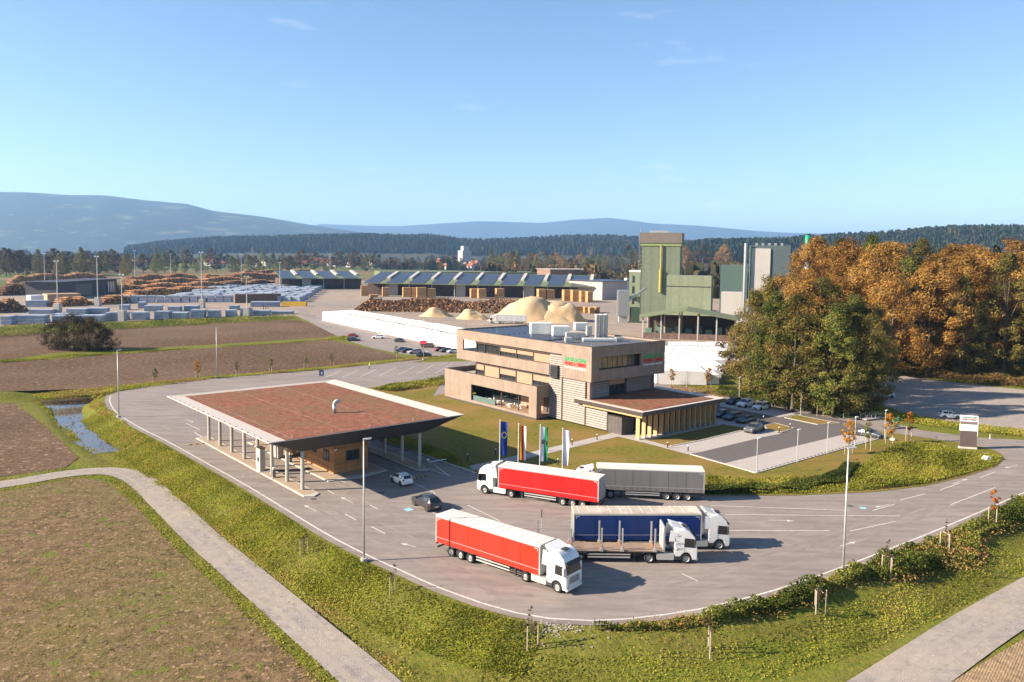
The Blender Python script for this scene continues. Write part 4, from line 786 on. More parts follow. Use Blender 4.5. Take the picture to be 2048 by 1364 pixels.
# ================================================================== street furniture
polem=M('lamp_pole_galvanised',(.46,.46,.45),.45,.08,3,metal=.3)
def tall_lamp(px,py,label,z=0.0,h=12.5):
    e=empty('tall_lamp',G3(px,py,z),0,label,'street lamp','tall yard lamps')
    MB().cyl((0,0,.3),(0,0,h-.1),.11,.065,n=10).build('pole',polem,e,smooth=True); MB().cyl((0,0,-.5),(0,0,.32),.36,n=12).build('concrete_foot',conc,e)
    hd=MB().hexa([(-.1,-.2,h-.12),(.75,-.2,h+.02),(.75,.2,h+.02),(-.1,.2,h-.12),(-.1,-.2,h+.02),(.75,-.2,h+.12),(.75,.2,h+.12),(-.1,.2,h+.02)]).build('lamp_head',M('lamp_head_grey',(.25,.25,.25),.5),e); return e
tall_lamp(728,1122,'tall slim lamp on the grass bank beside the near red lorry'); tall_lamp(1686,1144,'tall slim lamp by the hedge on the outer curve near the blue lorry'); tall_lamp(238,834,'tall slim lamp at the pond side curve of the yard road'); tall_lamp(434,756,'tall slim lamp on the field edge behind the sedum canopy')
e=tall_lamp(847,720,'tall slim lamp carrying a red display board by the car park',h=12.5); bx('display_board',M('display_dark',(.03,.02,.02),.4),e,-1.0,1.0,-.2,-.12,4.5,5.7); bx('display_text',M('display_red',(.5,.01,.02),.4,emit=((1,.05,.08),.6)),e,-.8,.8,-.215,-.2,4.8,5.4)
def park_lamp(px,py,label,h=5.0):
    e=empty('park_lamp',G3(px,py,.05),YAW,label,'park lamp','parking lamps'); MB().cyl((0,0,0),(0,0,h),.075,.06,n=8).build('pole',polem,e); MB().cyl((0,0,0),(0,0,.08),.2,n=10).build('base_plate',polem,e)
    MB().box(-.08,.65,-.11,.11,h-.04,h+.05).build('lamp_head',whitem,e)
for i,(x,y,lb) in enumerate([(1513,945,'short parking lamp at the corner of the pale front bays'),(1594,924,'short parking lamp second along the front bays'),(1654,907,'short parking lamp third along the front bays'),(1709,894,'short parking lamp behind the orange sapling'),(1769,878,'short parking lamp by the grey saloon at the far end of the bays'),(1601,830,'short parking lamp beside the grass islet under the big trees'),(1478,800,'short parking lamp behind the black hatchback'),(1373,775,'short lamp on the brown lawn behind the office')]): park_lamp(x,y,lb)
def bollard(px,py,label,h=1.0,mat=None):
    e=empty('bollard_light',G3(px,py,.05),0,label,'bollard light','bollard lights on the lawn'); MB().cyl((0,0,0),(0,0,h-.15),.09,n=10).build('post',anth,e); MB().cyl((0,0,h-.15),(0,0,h),.10,n=10).build('light_cap',whitem,e)
for x,y,lb in [(1194,880,'bollard light on the lawn by the dark entrance box'),(1144,890,'bollard light left of the white flag by the footpath'),(1095,902,'bollard light near the green flag'),(1335,896,'bollard light beside the kerb near the timber fins'),(1376,903,'bollard light at the tip of the parking lane'),(935,921,'bollard light in the canopy shadow by the footpath'),(991,910,'bollard light in shade left of the blue flag'),(1558,865,'bollard light on the sunny grass islet'),(1580,858,'bollard light at the point of the grass islet'),(1527,842,'bollard light in the office shadow by the islet'),(1116,930,'bollard light on the lawn behind the red lorry')]: bollard(x,y,lb)
for x,y in [(1582,822),(1687,835),(1980,878),(1462,790),(668,656),(743,668)]:
    e=empty('marker_post',G3(x,y,0),0,'short white roadside marker post on the grass verge','marker post','white marker posts'); bx('post',whitem,e,-.08,.08,-.05,.05,-.1,.85,.02); bx('reflector',lampr,e,-.03,.03,-.06,-.05,.6,.75)
bx('post_pole',whitem,tag(empty('sign_post',G3(1955,873),0),'thin white post on the verge beside the totem sign','post'),-.04,.04,-.04,.04,0,3.0)
# flags
fl_blue=M('flag_blue',(.006,.035,.22),.8); fl_y=M('flag_yellow',(.65,.32,.01),.8); fl_r=M('flag_red',(.45,.02,.02),.8); fl_w=M('flag_white',(.72,.72,.74),.8); fl_g=M('flag_green',(.01,.17,.07),.8); star=M('flag_star',(.75,.65,.1),.7)
def flag(px,py,h,bands,label,ph,mark=None):
    e=empty('flag',G3(px,py,.04),0,label,'flag','flags in front of the office'); MB().cyl((0,0,0),(0,0,h),.06,.04,n=8).build('pole',whitem,e); MB().cyl((0,0,h),(0,0,h+.12),.07,n=8).build('finial',whitem,e)
    w=1.15; nx_,nz_=6,10; z1=h-.15; z0=h-5.0
    for bi,(f0,f1,m) in enumerate(bands):
        vs=[];fs=[]
        for j in range(nz_+1):
            for i in range(nx_+1):
                f=f0+(f1-f0)*i/nx_; z=z0+(z1-z0)*j/nz_; sq=.72+.28*j/nz_*1.0; vs.append((.08+f*w*(.85 if mark!='white' else sq*.8),.12*math.sin(f*5+ph+z*.7)*f+.02,z-(f*.12)))
        for j in range(nz_):
            for i in range(nx_): a=j*(nx_+1)+i; fs.append((a,a+1,a+nx_+2,a+nx_+1))
        finish(MB().add(vs,fs).build('banner',m,e).data,60)
    if mark=='stars':
        for k in range(12):
            t=k*math.pi/6; x=.08+w*.45+.32*math.cos(t); z=h-2.1+.42*math.sin(t); MB().cyl((x,-.12,z),(x,-.10,z),.055,n=5).build('star',star,e)
    if mark=='crest':
        MB().cyl((.08+w*.35,-.13,h-2.3),(.08+w*.35,-.11,h-2.3),.34,n=10).build('crest',M('crest_dark',(.06,.06,.07),.7,.4,6),e)
flag(999,946,7.6,[(0,1,fl_blue)],'blue flag with a ring of yellow stars',0,'stars'); flag(1036,953,7.4,[(0,.36,fl_y),(.36,.7,fl_r),(.7,1,fl_w)],'yellow, red and white banner flag beside the blue one',1); flag(1079,959,7.6,[(0,.5,fl_w),(.5,1,fl_g)],'white and green banner flag with a dark crest',2,'crest'); flag(1124,966,7.5,[(0,1,fl_w)],'plain white flag near the grey lorry cab',2.6,'white')
# totem sign
tt=empty('totem_sign',G3(1935,897,.03),R(-14),'tall totem sign with white panels above a brown base','sign')
bx('base_slab',M('totem_base',(.55,.5,.44),.7),tt,-1.35,1.35,-.3,.3,0,.3,.02); bx('brown_panel',M('totem_brown',(.12,.085,.075),.6,.1,1),tt,-1.25,1.25,-.2,.2,.3,2.95,.02); bx('white_panel',fwhite,tt,-1.3,1.3,-.22,.22,2.97,3.5,.01); bx('white_panel',fwhite,tt,-1.3,1.3,-.22,.22,3.52,4.05,.01); bx('grey_band',M('totem_grey',(.2,.16,.15),.6),tt,-1.25,1.25,-.2,.2,4.07,4.5,.01); bx('white_panel',fwhite,tt,-1.3,1.3,-.22,.22,4.52,5.5,.01)
TM=lambda x,z:Matrix(((1,0,0,x),(0,0,-1,-.225),(0,1,0,z),(0,0,0,1)))
letters('HASSLACHER',.3,M('totem_green',(.05,.20,.10),.6),tt,TM(-1.1,5.12),.005,2.2); letters('NORICA TIMBER',.28,M('totem_red',(.3,.05,.04),.6),tt,TM(-1.1,4.78),.005,2.2)
# other signs and small things
e=empty('blue_sign',G3(643,757),R(20),'small blue notice sign at the rear canopy lane','sign'); bx('panel',fl_blue,e,-.55,.55,-.04,.04,.7,2.0,.01); MB().cyl((-.3,.06,0),(-.3,.06,1.9),.04,n=6).build('leg',polem,e); MB().cyl((.3,.06,0),(.3,.06,1.9),.04,n=6).build('leg',polem,e); bx('arrow_plate',fwhite,e,-.2,.25,-.05,-.045,1.0,1.7)
for x,y,lb in ((1418,1098,'thin black pole with a dark plate between the lorries'),):
    pass
mb=empty('plate_post',G3(1083,1062),0,'thin post with a dark plate behind the near red lorry','post'); MB().cyl((0,0,0),(0,0,2.6),.03,n=6).build('pole',polem,mb); bx('plate',chas,mb,-.05,.05,-.2,.2,1.6,2.5)
tr=empty('green_grating',G3(1792,856,.05),YAW,'green slatted ramp leaning by the orange sapling','ramp'); gsl=M('ramp_green',(.10,.22,.10),.7)
for k in range(5): bx('slat',gsl,tr,-1.1,1.1,-.14,.14,.15+k*.38,.32+k*.38)
for s in(-1,1): bx('side_rail',gsl,tr,s*1.05-.06,s*1.05+.06,.15,.25,0,2.0)
fb_=empty('foot_bridge',G3(1745,838,.05),R(28),'small pale footbridge over the ditch to the gravel lot','footbridge'); bx('deck',pave,fb_,-2.6,2.6,-.7,.7,.1,.25)
for s in(-1,1):
    bx('hand_rail',steel,fb_,-2.6,2.6,s*.7-.03,s*.7+.03,1.05,1.12)
    for k in range(5): bx('baluster',steel,fb_,-2.5+k*1.25-.03,-2.5+k*1.25+.03,s*.7-.03,s*.7+.03,.25,1.05)
boul=M('pale_boulder',(.5,.46,.4),.9,.2,2,bump=.5)
def boulder(px,py,r,lb,z=.0):
    bm=bmesh.new(); bmesh.ops.create_icosphere(bm,subdivisions=2,radius=r)
    for v in bm.verts: v.co*=random.uniform(.8,1.15); v.co.z*=.65
    me=bpy.data.meshes.new('boulder'); bm.to_mesh(me); bm.free(); o=link('boulder',me,boul,None,G3(px,py,z+r*.3)); tag(o,lb,'boulder')
boulder(1973,917,.75,'pale boulder lying in the weeds at the road corner below the totem'); boulder(1786,879,.5,'pale stone on the grass by the far parking lamp'); boulder(1634,1248,.4,'white crumpled lump on the grass below a staked tree',LOWZ)
# ================================================================== sawmill
tgreen=boards('tower_green_sheet',(.14,.165,.11),(.16,.185,.125),.8); bgreen=boards('box_green_sheet',(.19,.22,.14),(.21,.24,.155),.8); rgreen=M('green_sheet_roof',(.14,.16,.075),.6,.1,.3); yel=M('pipe_yellow',(.34,.28,.06),.7); brn=M('sheet_brown_grey',(.15,.125,.105),.7,.1,.5); dkt=M('dark_teal_sheet',(.075,.10,.11),.6,.1,.4); lgrey=M('pale_render',(.42,.39,.36),.8,.05,.3)
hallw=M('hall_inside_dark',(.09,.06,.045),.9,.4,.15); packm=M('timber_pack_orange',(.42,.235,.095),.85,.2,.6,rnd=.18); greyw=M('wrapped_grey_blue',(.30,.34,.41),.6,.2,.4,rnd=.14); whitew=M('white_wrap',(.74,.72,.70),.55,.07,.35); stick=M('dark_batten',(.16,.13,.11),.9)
def bld(name,px0,px1,h,depth,mat,label,cat='building',zb=0.0,roof=None,over=0.0,rz=None):
    a=Vector((*G(*px0,zb),0)); c=Vector((*G(*px1,zb),0)); d=c-a
    if rz is not None:   # keep the left corner, turn the front, keep the right edge on its line of sight
        q=Vector((c.x,c.y)); dr=Vector((math.cos(rz),math.sin(rz))); t=(a.x*q.y-a.y*q.x)/(dr.y*q.x-dr.x*q.y); d=Vector((dr.x,dr.y,0))*t
    L=d.length; e=empty(name,Vector((a.x,a.y,zb)),math.atan2(d.y,d.x),label,cat); e['L']=L
    bx('wall',mat,e,0,L,0,depth,0,h); 
    if roof: bx('roof',roof,e,-over,L+over,-over,depth+over,h,h+.35)
    return e,L
# long production hall with solar roof
def hall(px0,px1,n,h0,h1,depth,label,cut=0):
    a=Vector((*G(*px0),0)); c=Vector((*G(*px1),0)); d=c-a; L=d.length; e=empty('production_hall',a,math.atan2(d.y,d.x),label,'hall')
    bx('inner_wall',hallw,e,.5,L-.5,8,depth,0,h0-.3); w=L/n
    for i in range(n):
        x=i*w; MB().hexa([(x,-2,h0-.4),(x+w-.02,-2,h0-.4),(x+w-.02,depth,h1-.4),(x,depth,h1-.4),(x,-2,h0),(x+w-.02,-2,h0),(x+w-.02,depth,h1),(x,depth,h1)]).build('roof_bay',rgreen,e)
        s=(h1-h0)/(depth+2); f=lambda y:h0+s*(y+2)
        x0,x1=x+.3,x+w*.70; nx2=1
        MB().hexa([(x0,-1.5,f(-1.5)+.02),(x1,-1.5,f(-1.5)+.02),(x1,depth-2,f(depth-2)+.02),(x0,depth-2,f(depth-2)+.02),(x0,-1.5,f(-1.5)+.2),(x1,-1.5,f(-1.5)+.2),(x1,depth-2,f(depth-2)+.2),(x0,depth-2,f(depth-2)+.2)]).build('solar_panel',pvm,e)
        x0,x1=x+w*.78,x+w*.92; y0,y1=depth*.35,depth-2; MB().hexa([(x0,y0,f(y0)),(x1,y0,f(y0)),(x1,y1,f(y1)),(x0,y1,f(y1)),(x0,y0,f(y0)+1.3),(x1,y0,f(y0)+1.3),(x1,y1,f(y1)+1.3),(x0,y1,f(y1)+1.3)]).build('skylight',lgrey,e)
        bx('column',conc,e,x+.0,x+.6,0,.6,0,h0-.4)
        if i%3==1: bx('wall_panel',lgrey,e,x+.6,x+w*.45,4,4.3,0,h0-.4)
    return e,L
H1,L1=hall((728,590),(1188,599),10,9.0,16.0,42,'long production hall with solar panels and skylights on its green roof')
H2,L2=hall((562,579),(728,578),4,9.0,14.5,40,'lower open hall with solar roof left of the long production hall')
bld('storage_hall',(760,559),(1130,560),9,50,rgreen,'long low green roofed hall behind the production hall',roof=rgreen); bld('annex_hall',(1100,566),(1195,566),15,40,M('brick_red_hall',(.2,.12,.085),.8),'reddish hall with pale roof and roof lights behind the production hall',roof=M('pale_pink_roof',(.5,.42,.38),.7),over=1)
bld('annex_hall',(650,571),(700,571),12,25,tgreen,'small green box building on top of the hall roofs',roof=rgreen); bld('workshop',(1204,600),(1258,597),13,30,M('cream_wall',(.48,.40,.34),.8),'cream workshop with dark solar roof left of the green tower',roof=pvm,over=1)
MB().cyl((0,0,0),(0,0,15),1.6,n=14).build('tank',whitem,tag(empty('white_silo_tank',G3(1252,597),0),'slim white tank beside the cream workshop','tank'))
# timber packs before the hall
def pack(px0,px1,py,h,label,grp='timber packs before the production hall'):
    a=Vector((*G(px0,py),0)); c=Vector((*G(px1,py),0)); d=c-a; L=d.length; e=empty('timber_pack',a,math.atan2(d.y,d.x),label,'timber pack',grp); n=4
    for k in range(n): bx('layer',packm,e,.1,L-.1,0,6,h*k/n+.12,h*(k+1)/n); bx('bearer',stick,e,.3,L-.3,.2,5.8,h*k/n,h*k/n+.12)
for (x0,x1,yb,h) in [(765,779,593,6.5),(806,822,594,6.7),(823,834,594,6.5),(834,853,595,7),(855,872,595,6.2),(942,955,596,6.5),(957,973,597,6.8),(993,1009,597,7),(1077,1092,599,7.2),(1094,1110,599,6.8),(1128,1143,602,7.5),(1145,1160,603,7.6),(1162,1174,604,7.3),(1175,1186,605,7.2),(722,737,592,7.4),(740,756,595,2.0)]:
    pack(x0,x1,yb,h,'orange sawn timber pack standing before the dark hall bays')
for (x0,x1,yb) in [(1148,1168,625),(1169,1178,626),(1179,1190,627),(1192,1200,626)]: pack(x0,x1,yb,3.2,'low timber pack beside the end of the long log pile','low packs by the log pile')
# log piles
barkm=M('log_bark',(.19,.10,.052),.95,.4,.5,rnd=.1); endm=M('log_end_orange',(.60,.29,.10),.9,.3,.6)
barko=M('log_bark_orange',(.27,.13,.058),.95,.45,.4,rnd=.15)
def log_pile(p0,p1,h,rad,length,label,bright=.5,slope=.35,jit=.5,grp='log piles in the mill yard',curve=0.0):
    a=Vector((*p0,0)); c=Vector((*p1,0)); d=(c-a); L=d.length; d.normalize(); s=Vector((-d.y,d.x,0)); mb=MB(); mi=[]
    rows=max(2,int(h/(rad*1.75)))
    for r in range(rows):
        ins=r*rad*1.75/slope*.5; n=int((L-2*ins)/(rad*2.0))
        hh=r*rad*1.75+rad
        for i in range(n):
            x=ins+(i+.5)*rad*2.0+random.uniform(-.2,.2)*rad; prof_=1-.25*math.sin(x/L*9+curve)**2
            if hh>h*prof_: continue
            ang=random.uniform(-.06,.06)*jit*2; off=random.uniform(-1,1)*jit; ll=length*random.uniform(.85,1.1); rr=rad*random.uniform(.75,1.1)
            p=a+d*x+s*off+Vector((0,0,hh)); dd=(s+d*ang).normalized(); nb=len(mb.f); mb.cyl(p,p+dd*ll+Vector((0,0,random.uniform(-.1,.2))),rr,rr*.85,n=6); mi+= [0]*6+[1,1] if random.random()<bright else [0]*8
    me=mb.mesh('log_pile',barko if bright>.5 else barkm); me.materials.append(endm); me.polygons.foreach_set('material_index',mi); o=link('log_pile',me); tag(o,label,'log pile',grp,'stuff'); return o
log_pile(G(704,622),G(1150,629),8.0,.42,6,'long dark pile of bark-covered logs before the production hall',.30)
for (x0,y0,x1,y1,h,br,lb) in [(255,597,420,586,6,.75,'orange log pile behind the wrapped lumber rows'),(240,588,470,577,7,.8,'bright log pile in the second row of the log yard'),(250,578,520,568,8,.7,'wide log pile in the third row of the log yard'),(250,570,400,562,9,.85,'orange log pile at the back left of the log yard'),(400,566,650,556,9,.85,'orange log pile at the far back of the log yard'),(110,614,190,609,5,.75,'short log pile left of the light mast'),(200,610,300,602,5,.6,'short log pile between the two light masts'),(0,592,90,585,8,.35,'dark log pile beyond the grey gatehouse'),(-60,628,65,622,7,.1,'dark log pile at the edge of the lumber yard'),(470,562,600,556,8,.8,'far orange log pile near the small hall'),(60,580,240,572,7,.3,'dark log pile behind the yard office'),(420,580,560,573,7,.45,'brown log pile before the small hall'),(20,566,220,560,8,.75,'long far log pile at the meadow edge'),(300,592,440,584,5,.4,'brown log pile before the wrapped lumber'),(130,590,250,584,6,.4,'brown log pile beside the yard office'),(480,552,660,549,8,.45,'long brown log pile at the far end of the log yard')]:
    log_pile(G(x0,y0),G(x1,y1),h,.55,6,lb,br,jit=1.2)
# sawdust heaps
sawd=M('sawdust',(.47,.35,.215),.95,.12,.25,bump=.5,bscale=.8,big=(.08,(.48,.31,.14),.6))
def heap(px,py,rx,ry,h,label,seed):
    c=G(px,py); rg=np.random.default_rng(seed); n=40; vs=[];fs=[]
    for j in range(n+1):
        for i in range(n+1):
            x=(i/n*2-1); y=(j/n*2-1); r=math.hypot(x,y); tt_=min(1,max(0,(1-r)*1.55)); z=tt_*tt_*(3-2*tt_)*.8+.2*max(0,1-r); z*=h*(1+.22*math.sin(4.3*x+seed)+.18*math.sin(5*y+2*seed)); vs.append((x*rx+.3*math.sin(9*y+seed),y*ry+.3*math.sin(8*x),z+((.05*h*rg.random()+.035*h*math.sin(11*x+3*y+seed)*math.sin(13*y-4*x)) if r<.95 else -.1)))
    for j in range(n):
        for i in range(n): a=j*(n+1)+i; fs.append((a,a+1,a+n+2,a+n+1))
    o=MB().add(vs,fs).build('sawdust_heap',sawd,None,(c[0],c[1],-.05)); finish(o.data,70); tag(o,label,'sawdust heap')
heap(1096,641,20,16,6.8,'broad flank of the large sawdust heap',7); heap(1056,641,20,15,8.4,'large pale sawdust heap behind the office roof',1); heap(1118,642,14,12,8,'brownish bark heap at the foot of the large sawdust heap',5); heap(872,632,9,8,3.6,'small sawdust heap nearest the log pile end',2); heap(945,637,8.5,8,3.6,'small sawdust heap beside the white lorry',3)
# wrapped lumber
def wrapped(px0,px1,py,h,label,grp,depth=6,mat=None,py1=None,sticks=0,z=0,name='lumber_stack'):
    a=Vector((*G(px0,py,z),z)); c=Vector((*G(px1,py1 if py1 is not None else py,z),z)); d=c-a; L=d.length; e=empty(name,a,math.atan2(d.y,d.x),label,'lumber stack',grp); n=3; m=mat or greyw
    for k in range(n): bx('pack',m,e,random.uniform(0,.25),L-random.uniform(.1,.5),random.uniform(0,.2),depth,h*k/n+.1,h*(k+1)/n-.02,.05); bx('bearer',stick,e,.3,L-.4,.3,depth-.3,h*k/n-.02,h*k/n+.1)
    for k in range(sticks): bx('batten',stick,e,L*(k+.5)/sticks-.35,L*(k+.5)/sticks+.1,-.1,depth*.9,h,h+.12)
    return e
S4=.3125
lst=[(0,75,415,60),(105,290,405,55),(330,500,398,45),(510,660,395,45),(665,700,388,55),(705,810,385,55),(840,940,385,55),(985,1085,380,55),(1100,1200,378,45),(1215,1310,370,55),(1325,1405,368,50),(1440,1510,362,45),(1535,1610,358,55),(1615,1730,355,35),(1735,1880,348,18),(180,335,345,30),(420,550,350,40),(560,680,345,40),(760,820,320,35),(880,930,310,45),(920,1030,328,40),(1070,1155,330,35),(1175,1270,325,35),(1465,1530,320,30),(1600,1790,300,36),(330,430,372,30),(160,300,300,45)]
for i,(x0,x1,yb,hp) in enumerate(lst):
    yb_=520+yb*S4; X,Y=G(x0*S4,yb_); h=max(1.5,hp*S4*Y/FPX*.92); wrapped(x0*S4,x1*S4,yb_,h,'grey-blue wrapped lumber stack in the open storage yard','grey-blue lumber stacks in the yard')
rng=random.Random(3)
single=MB().box(0,5.2,0,11,.1,3.4).box(.3,4.9,.3,10.6,0,.1).mesh('wrapped_row_stack',greyw)
for r in range(9):
    yp=604-r*3.6; xs=320+r*16; xe=600+r*6
    x=xs
    while x<xe:
        g=G(x,yp); o=link('lumber_stack',single,None,None,(g[0],g[1],0),R(-4)); o.scale=(1,1,rng.choice((.8,1,1,1.1))); tag(o,'grey wrapped lumber stack in the close-set rows beyond the wagons','lumber stack','close-set grey lumber rows'); x+=5.6*FPX/g[1]+.3
for i in range(14):
    x0=244+i*17.0; g=G(x0,605-i*.15); wrapped(x0,x0+15.5,605.5-i*.1,4.2,'pale wrapped load standing on the low rail wagons','loads on the rail wagons',3,M('pale_wrap',(.5,.5,.54),.6,.15,.5,rnd=.15))
bld('rail_wagon',(470,606),(562,604),5.2,3,M('rust_wagon',(.16,.10,.07),.85,.2,.8),'long brown covered rail wagon among the lumber','wagon')
fk=empty('forklift',G3(533,628),R(200),'orange forklift between lumber stacks','forklift'); fo=M('forklift_orange',(.55,.13,.03),.5); bx('body',fo,fk,-1.6,1.2,-1,1,.5,1.8,.1); bx('cab_roof',chas,fk,-.9,.6,-.9,.9,3.0,3.15); bx('mast',chas,fk,1.25,1.5,-.6,.6,.3,4.6); bx('counterweight',fo,fk,-2.1,-1.6,-.95,.95,.5,1.5,.1)
for x in(-1.1,.7):
    for s in(-1,1): wheel(fk,x,s*.9,.5,.35)
for x in(-.8,.5):
    for s in(-1,1): bx('cab_post',chas,fk,x-.05,x+.05,s*.85-.05,s*.85+.05,1.8,3.0)
tag(bx('yellow_container',M('container_yellow',(.55,.33,.03),.6),None,0,14,0,3,0,2.4),'low yellow container on the lumber yard','container'); bpy.data.objects['yellow_container'].location=G3(563,612)
# white wrapped wall beside the access road
wa=Vector((*G(645,641),0)); wb_=Vector((*G(1040,727),0)); dd=(wb_-wa); Lw=dd.length; dn=dd.normalized(); nseg=24; ang=math.atan2(dn.y,dn.x)
for i in range(nseg):
    l0=Lw/nseg; e=empty('wrapped_timber_stack',wa+dn*(l0*i),ang,'white wrapped timber stack in the long wall beside the access road','timber stack','long white wall of wrapped stacks'); hh=4.1+random.uniform(-.12,.12)
    MB().hexa([(0,0,.1),(l0-.05,0,.1),(l0-.05,15,.1),(0,15,.1),(.04,.1,hh),(l0-.08,.1,hh),(l0-.08,15,hh+.5),(.04,15,hh+.5)]).build('wrap',whitew,e); bx('bearer',stick,e,.2,l0-.2,.2,14.5,-.05,.1)
    if 2<i: bx('batten',stick,e,l0*.2,l0*.95,3.4,4.1,hh+.02,hh+.32); 
    for k in range(2): bx('strap',M('strap_grey',(.5,.5,.5),.6),e,l0*(.3+.4*k)-.03,l0*(.3+.4*k)+.03,-.02,.01,.1,hh)
wf=empty('wire_fence',wa-Vector((-dn.y,dn.x,0))*2.2,ang,'thin wire fence with slim posts in front of the long white wall','fence')
fpm=MB().cyl((0,0,-.05),(0,0,2.2),.035,n=6).mesh('post',steel)
for i in range(30): link('post',fpm,None,wf,(Lw*i/29,0,0))
for z in(.5,1.2,2.0): MB().cyl((0,0,z),(Lw,0,z),.008,n=4).build('wire',steel,wf)
# white covered stacks right of the office
for r in range(7):
    for k in range(4):
        x0=1312+k*26+r*6; y0=768-r*10.5+k*.4
        if y0<690: continue
        a=Vector((*G(x0,y0),0)); e=empty('covered_stack',a,R(3),'white covered timber stack in the rows behind the office wing','timber stack','white covered rows'); hh=2.3+.3*random.random()
        MB().hexa([(0,0,.1),(6.0,0,.1),(6.0,7.6,.1),(0,7.6,.1),(.1,.1,hh),(5.9,.1,hh),(5.9,7.6,hh+.3),(.1,7.6,hh+.3)]).build('cover',whitew,e); bx('bearer',stick,e,.2,5.8,.2,7.4,-.05,.1)
        for j in range(3): bx('weight_batten',stick,e,.6+j*1.9,1.5+j*1.9,2.0+j,2.25+j,hh+.08,hh+.2)
bld('covered_block',(1318,768),(1412,770),3.3,14,whitew,'large white covered timber block at the end of the covered rows','timber stack')
# green tower
e,L=bld('silo_tower',(1279,628),(1357,626),38,20,tgreen,'tall green sheet-metal silo tower with brown cap','tower',rz=R(-15)); bx('cap',brn,e,-.8,L+.8,-.8,20.8,38,43.5); bx('light_band',M('pale_green_band',(.22,.26,.10),.6),e,-.4,L+.4,-.4,20.4,36.5,38); MB().cyl((L*.52,-.8,12),(L*.52,-.8,37),.4,n=10).build('yellow_pipe',yel,e); MB().cyl((L*.52,-.8,12),(L*.52,-.8,24),.85,n=10).build('pipe_casing',yel,e)
for k in range(14): bx('ladder_rung_frame',steel,e,-1.0,-.8,-.6,.6,2+k*2.8,2.2+k*2.8)
bx('ladder_rail',steel,e,-1.0,-.85,-.65,-.55,0,42); bx('roof_railing',steel,e,4,14,.2,.25,43.5,44.6); bx('mast',steel,e,-.6,-.3,-.3,0,38,46)
e,L=bld('annex_tower',(1257,622),(1282,622),22,10,bgreen,'narrow green annex tower beside the silo tower','tower',rz=R(-15)); bx('white_cap',whitem,e,-.2,L+.2,-.2,10.2,22,23)
for k in range(3): bx('window_slot',glassd,e,L*.25,L*.45,-.03,0,4+k*6,8+k*6)
e,L=bld('chip_bunker',(1331,652),(1420,651),22.5,16,bgreen,'lighter green box bunker in front of the silo tower','bunker',rz=R(-17)); bx('dark_seam',chas,e,-.02,L+.02,-.06,-.0,17.6,18.0)
bx('low_roof',tgreen,tag(empty('loading_roof',G3(1255,625),R(-2)),'flat green loading roof below the silo tower','roof'),0,26,0,12,8.5,9.2)
cv=empty('conveyor',G3(1236,645),0,'grey conveyor and filter unit beside the green tower','machine'); bx('filter_box',steel,cv,0,5,0,6,3,15); bx('hopper',mets,cv,.6,4.4,.5,5.5,0,3); MB().cyl((5,3,10),(14,8,16),.6,n=8).build('pipe',steel,cv); bx('ladder',steel,cv,-.4,-.1,1,1.6,0,15); bx('small_box',M('dark_green_box',(.06,.1,.06),.6),cv,6,10,0,5,0,7)
# open shed
a=Vector((*G(1285,676),0)); c=Vector((*G(1470,683),0)); d=c-a; L=d.length; e=empty('open_shed',a,math.atan2(d.y,d.x),'open sided shed with green gable roof and concrete posts','shed'); hz=7.6
for s,(x0,x1) in enumerate(((-1.5,L*.47),(L*.47,L+1.5))):
    z0,z1=(hz,hz+3.2) if s==0 else (hz+3.2,hz); MB().hexa([(x0,-1.5,z0),(x1,-1.5,z1),(x1,22,z1),(x0,22,z0),(x0,-1.5,z0+.3),(x1,-1.5,z1+.3),(x1,22,z1+.3),(x0,22,z0+.3)]).build('roof_slope',rgreen,e)
for k in range(6): bx('post',conc,e,L*k/5.0-.25,L*k/5.0+.25,0,.5,0,hz+.2+(1-abs(k/5.0-.47)/.53)*2.6)
for k in range(6): bx('post',conc,e,L*k/5.0-.25,L*k/5.0+.25,20,20.5,0,hz+.2+(1-abs(k/5.0-.47)/.53)*2.6)
bx('low_wall',M('brown_low_wall',(.14,.09,.07),.85,.3,.8),e,0,L,.1,.35,0,2.2)
for k in range(9): bx('machine_line',M('machine_green',(.12,.2,.16),.6,.2,.5),e,L*(k+.1)/9,L*(k+.75)/9,6+2*(k%3),9+2*(k%3),.5,3.2+(k%2))
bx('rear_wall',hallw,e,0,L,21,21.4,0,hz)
# boiler house, chimney and works behind
e,L=bld('boiler_house',(1497,640),(1576,640),37,22,dkt,'dark teal boiler house block behind the trees',rz=R(-16)); bx('grey_face',lgrey,e,0.3,L*.5,-.6,0,0,35.5); bx('side_cladding',M('teal_side',(.12,.2,.17),.6),e,-.4,0,0,22,0,37)
for k in range(5): bx('roof_vent',steel,e,2+k*3,3.2+k*3,4,5,37,38.2)
MB().cyl((-2.5,-2,0),(-2.5,-2,38),.8,n=10).build('flue_pipe',steel,e)
e,L=bld('filter_house',(1438,634),(1492,634),27,16,M('teal_mid',(.07,.11,.10),.6),'lower teal filter house left of the boiler house',rz=R(-16)); bld('white_works',(1440,660),(1482,660),16,12,lgrey,'white works building in front of the filter house',rz=R(-16))
cm_=empty('green_chimney',Vector((172,470,0)),0,'tall green chimney rising above the orange forest','chimney'); MB().cyl((0,0,0),(0,0,33),1.5,n=16).build('shaft_base',steel,cm_,smooth=True); MB().cyl((0,0,33),(0,0,44.5),1.52,n=16).build('shaft',M('chimney_green',(.01,.26,.13),.5),cm_,smooth=True); MB().cyl((0,0,44.5),(0,0,45.2),1.6,n=16).build('rim',chas,cm_)
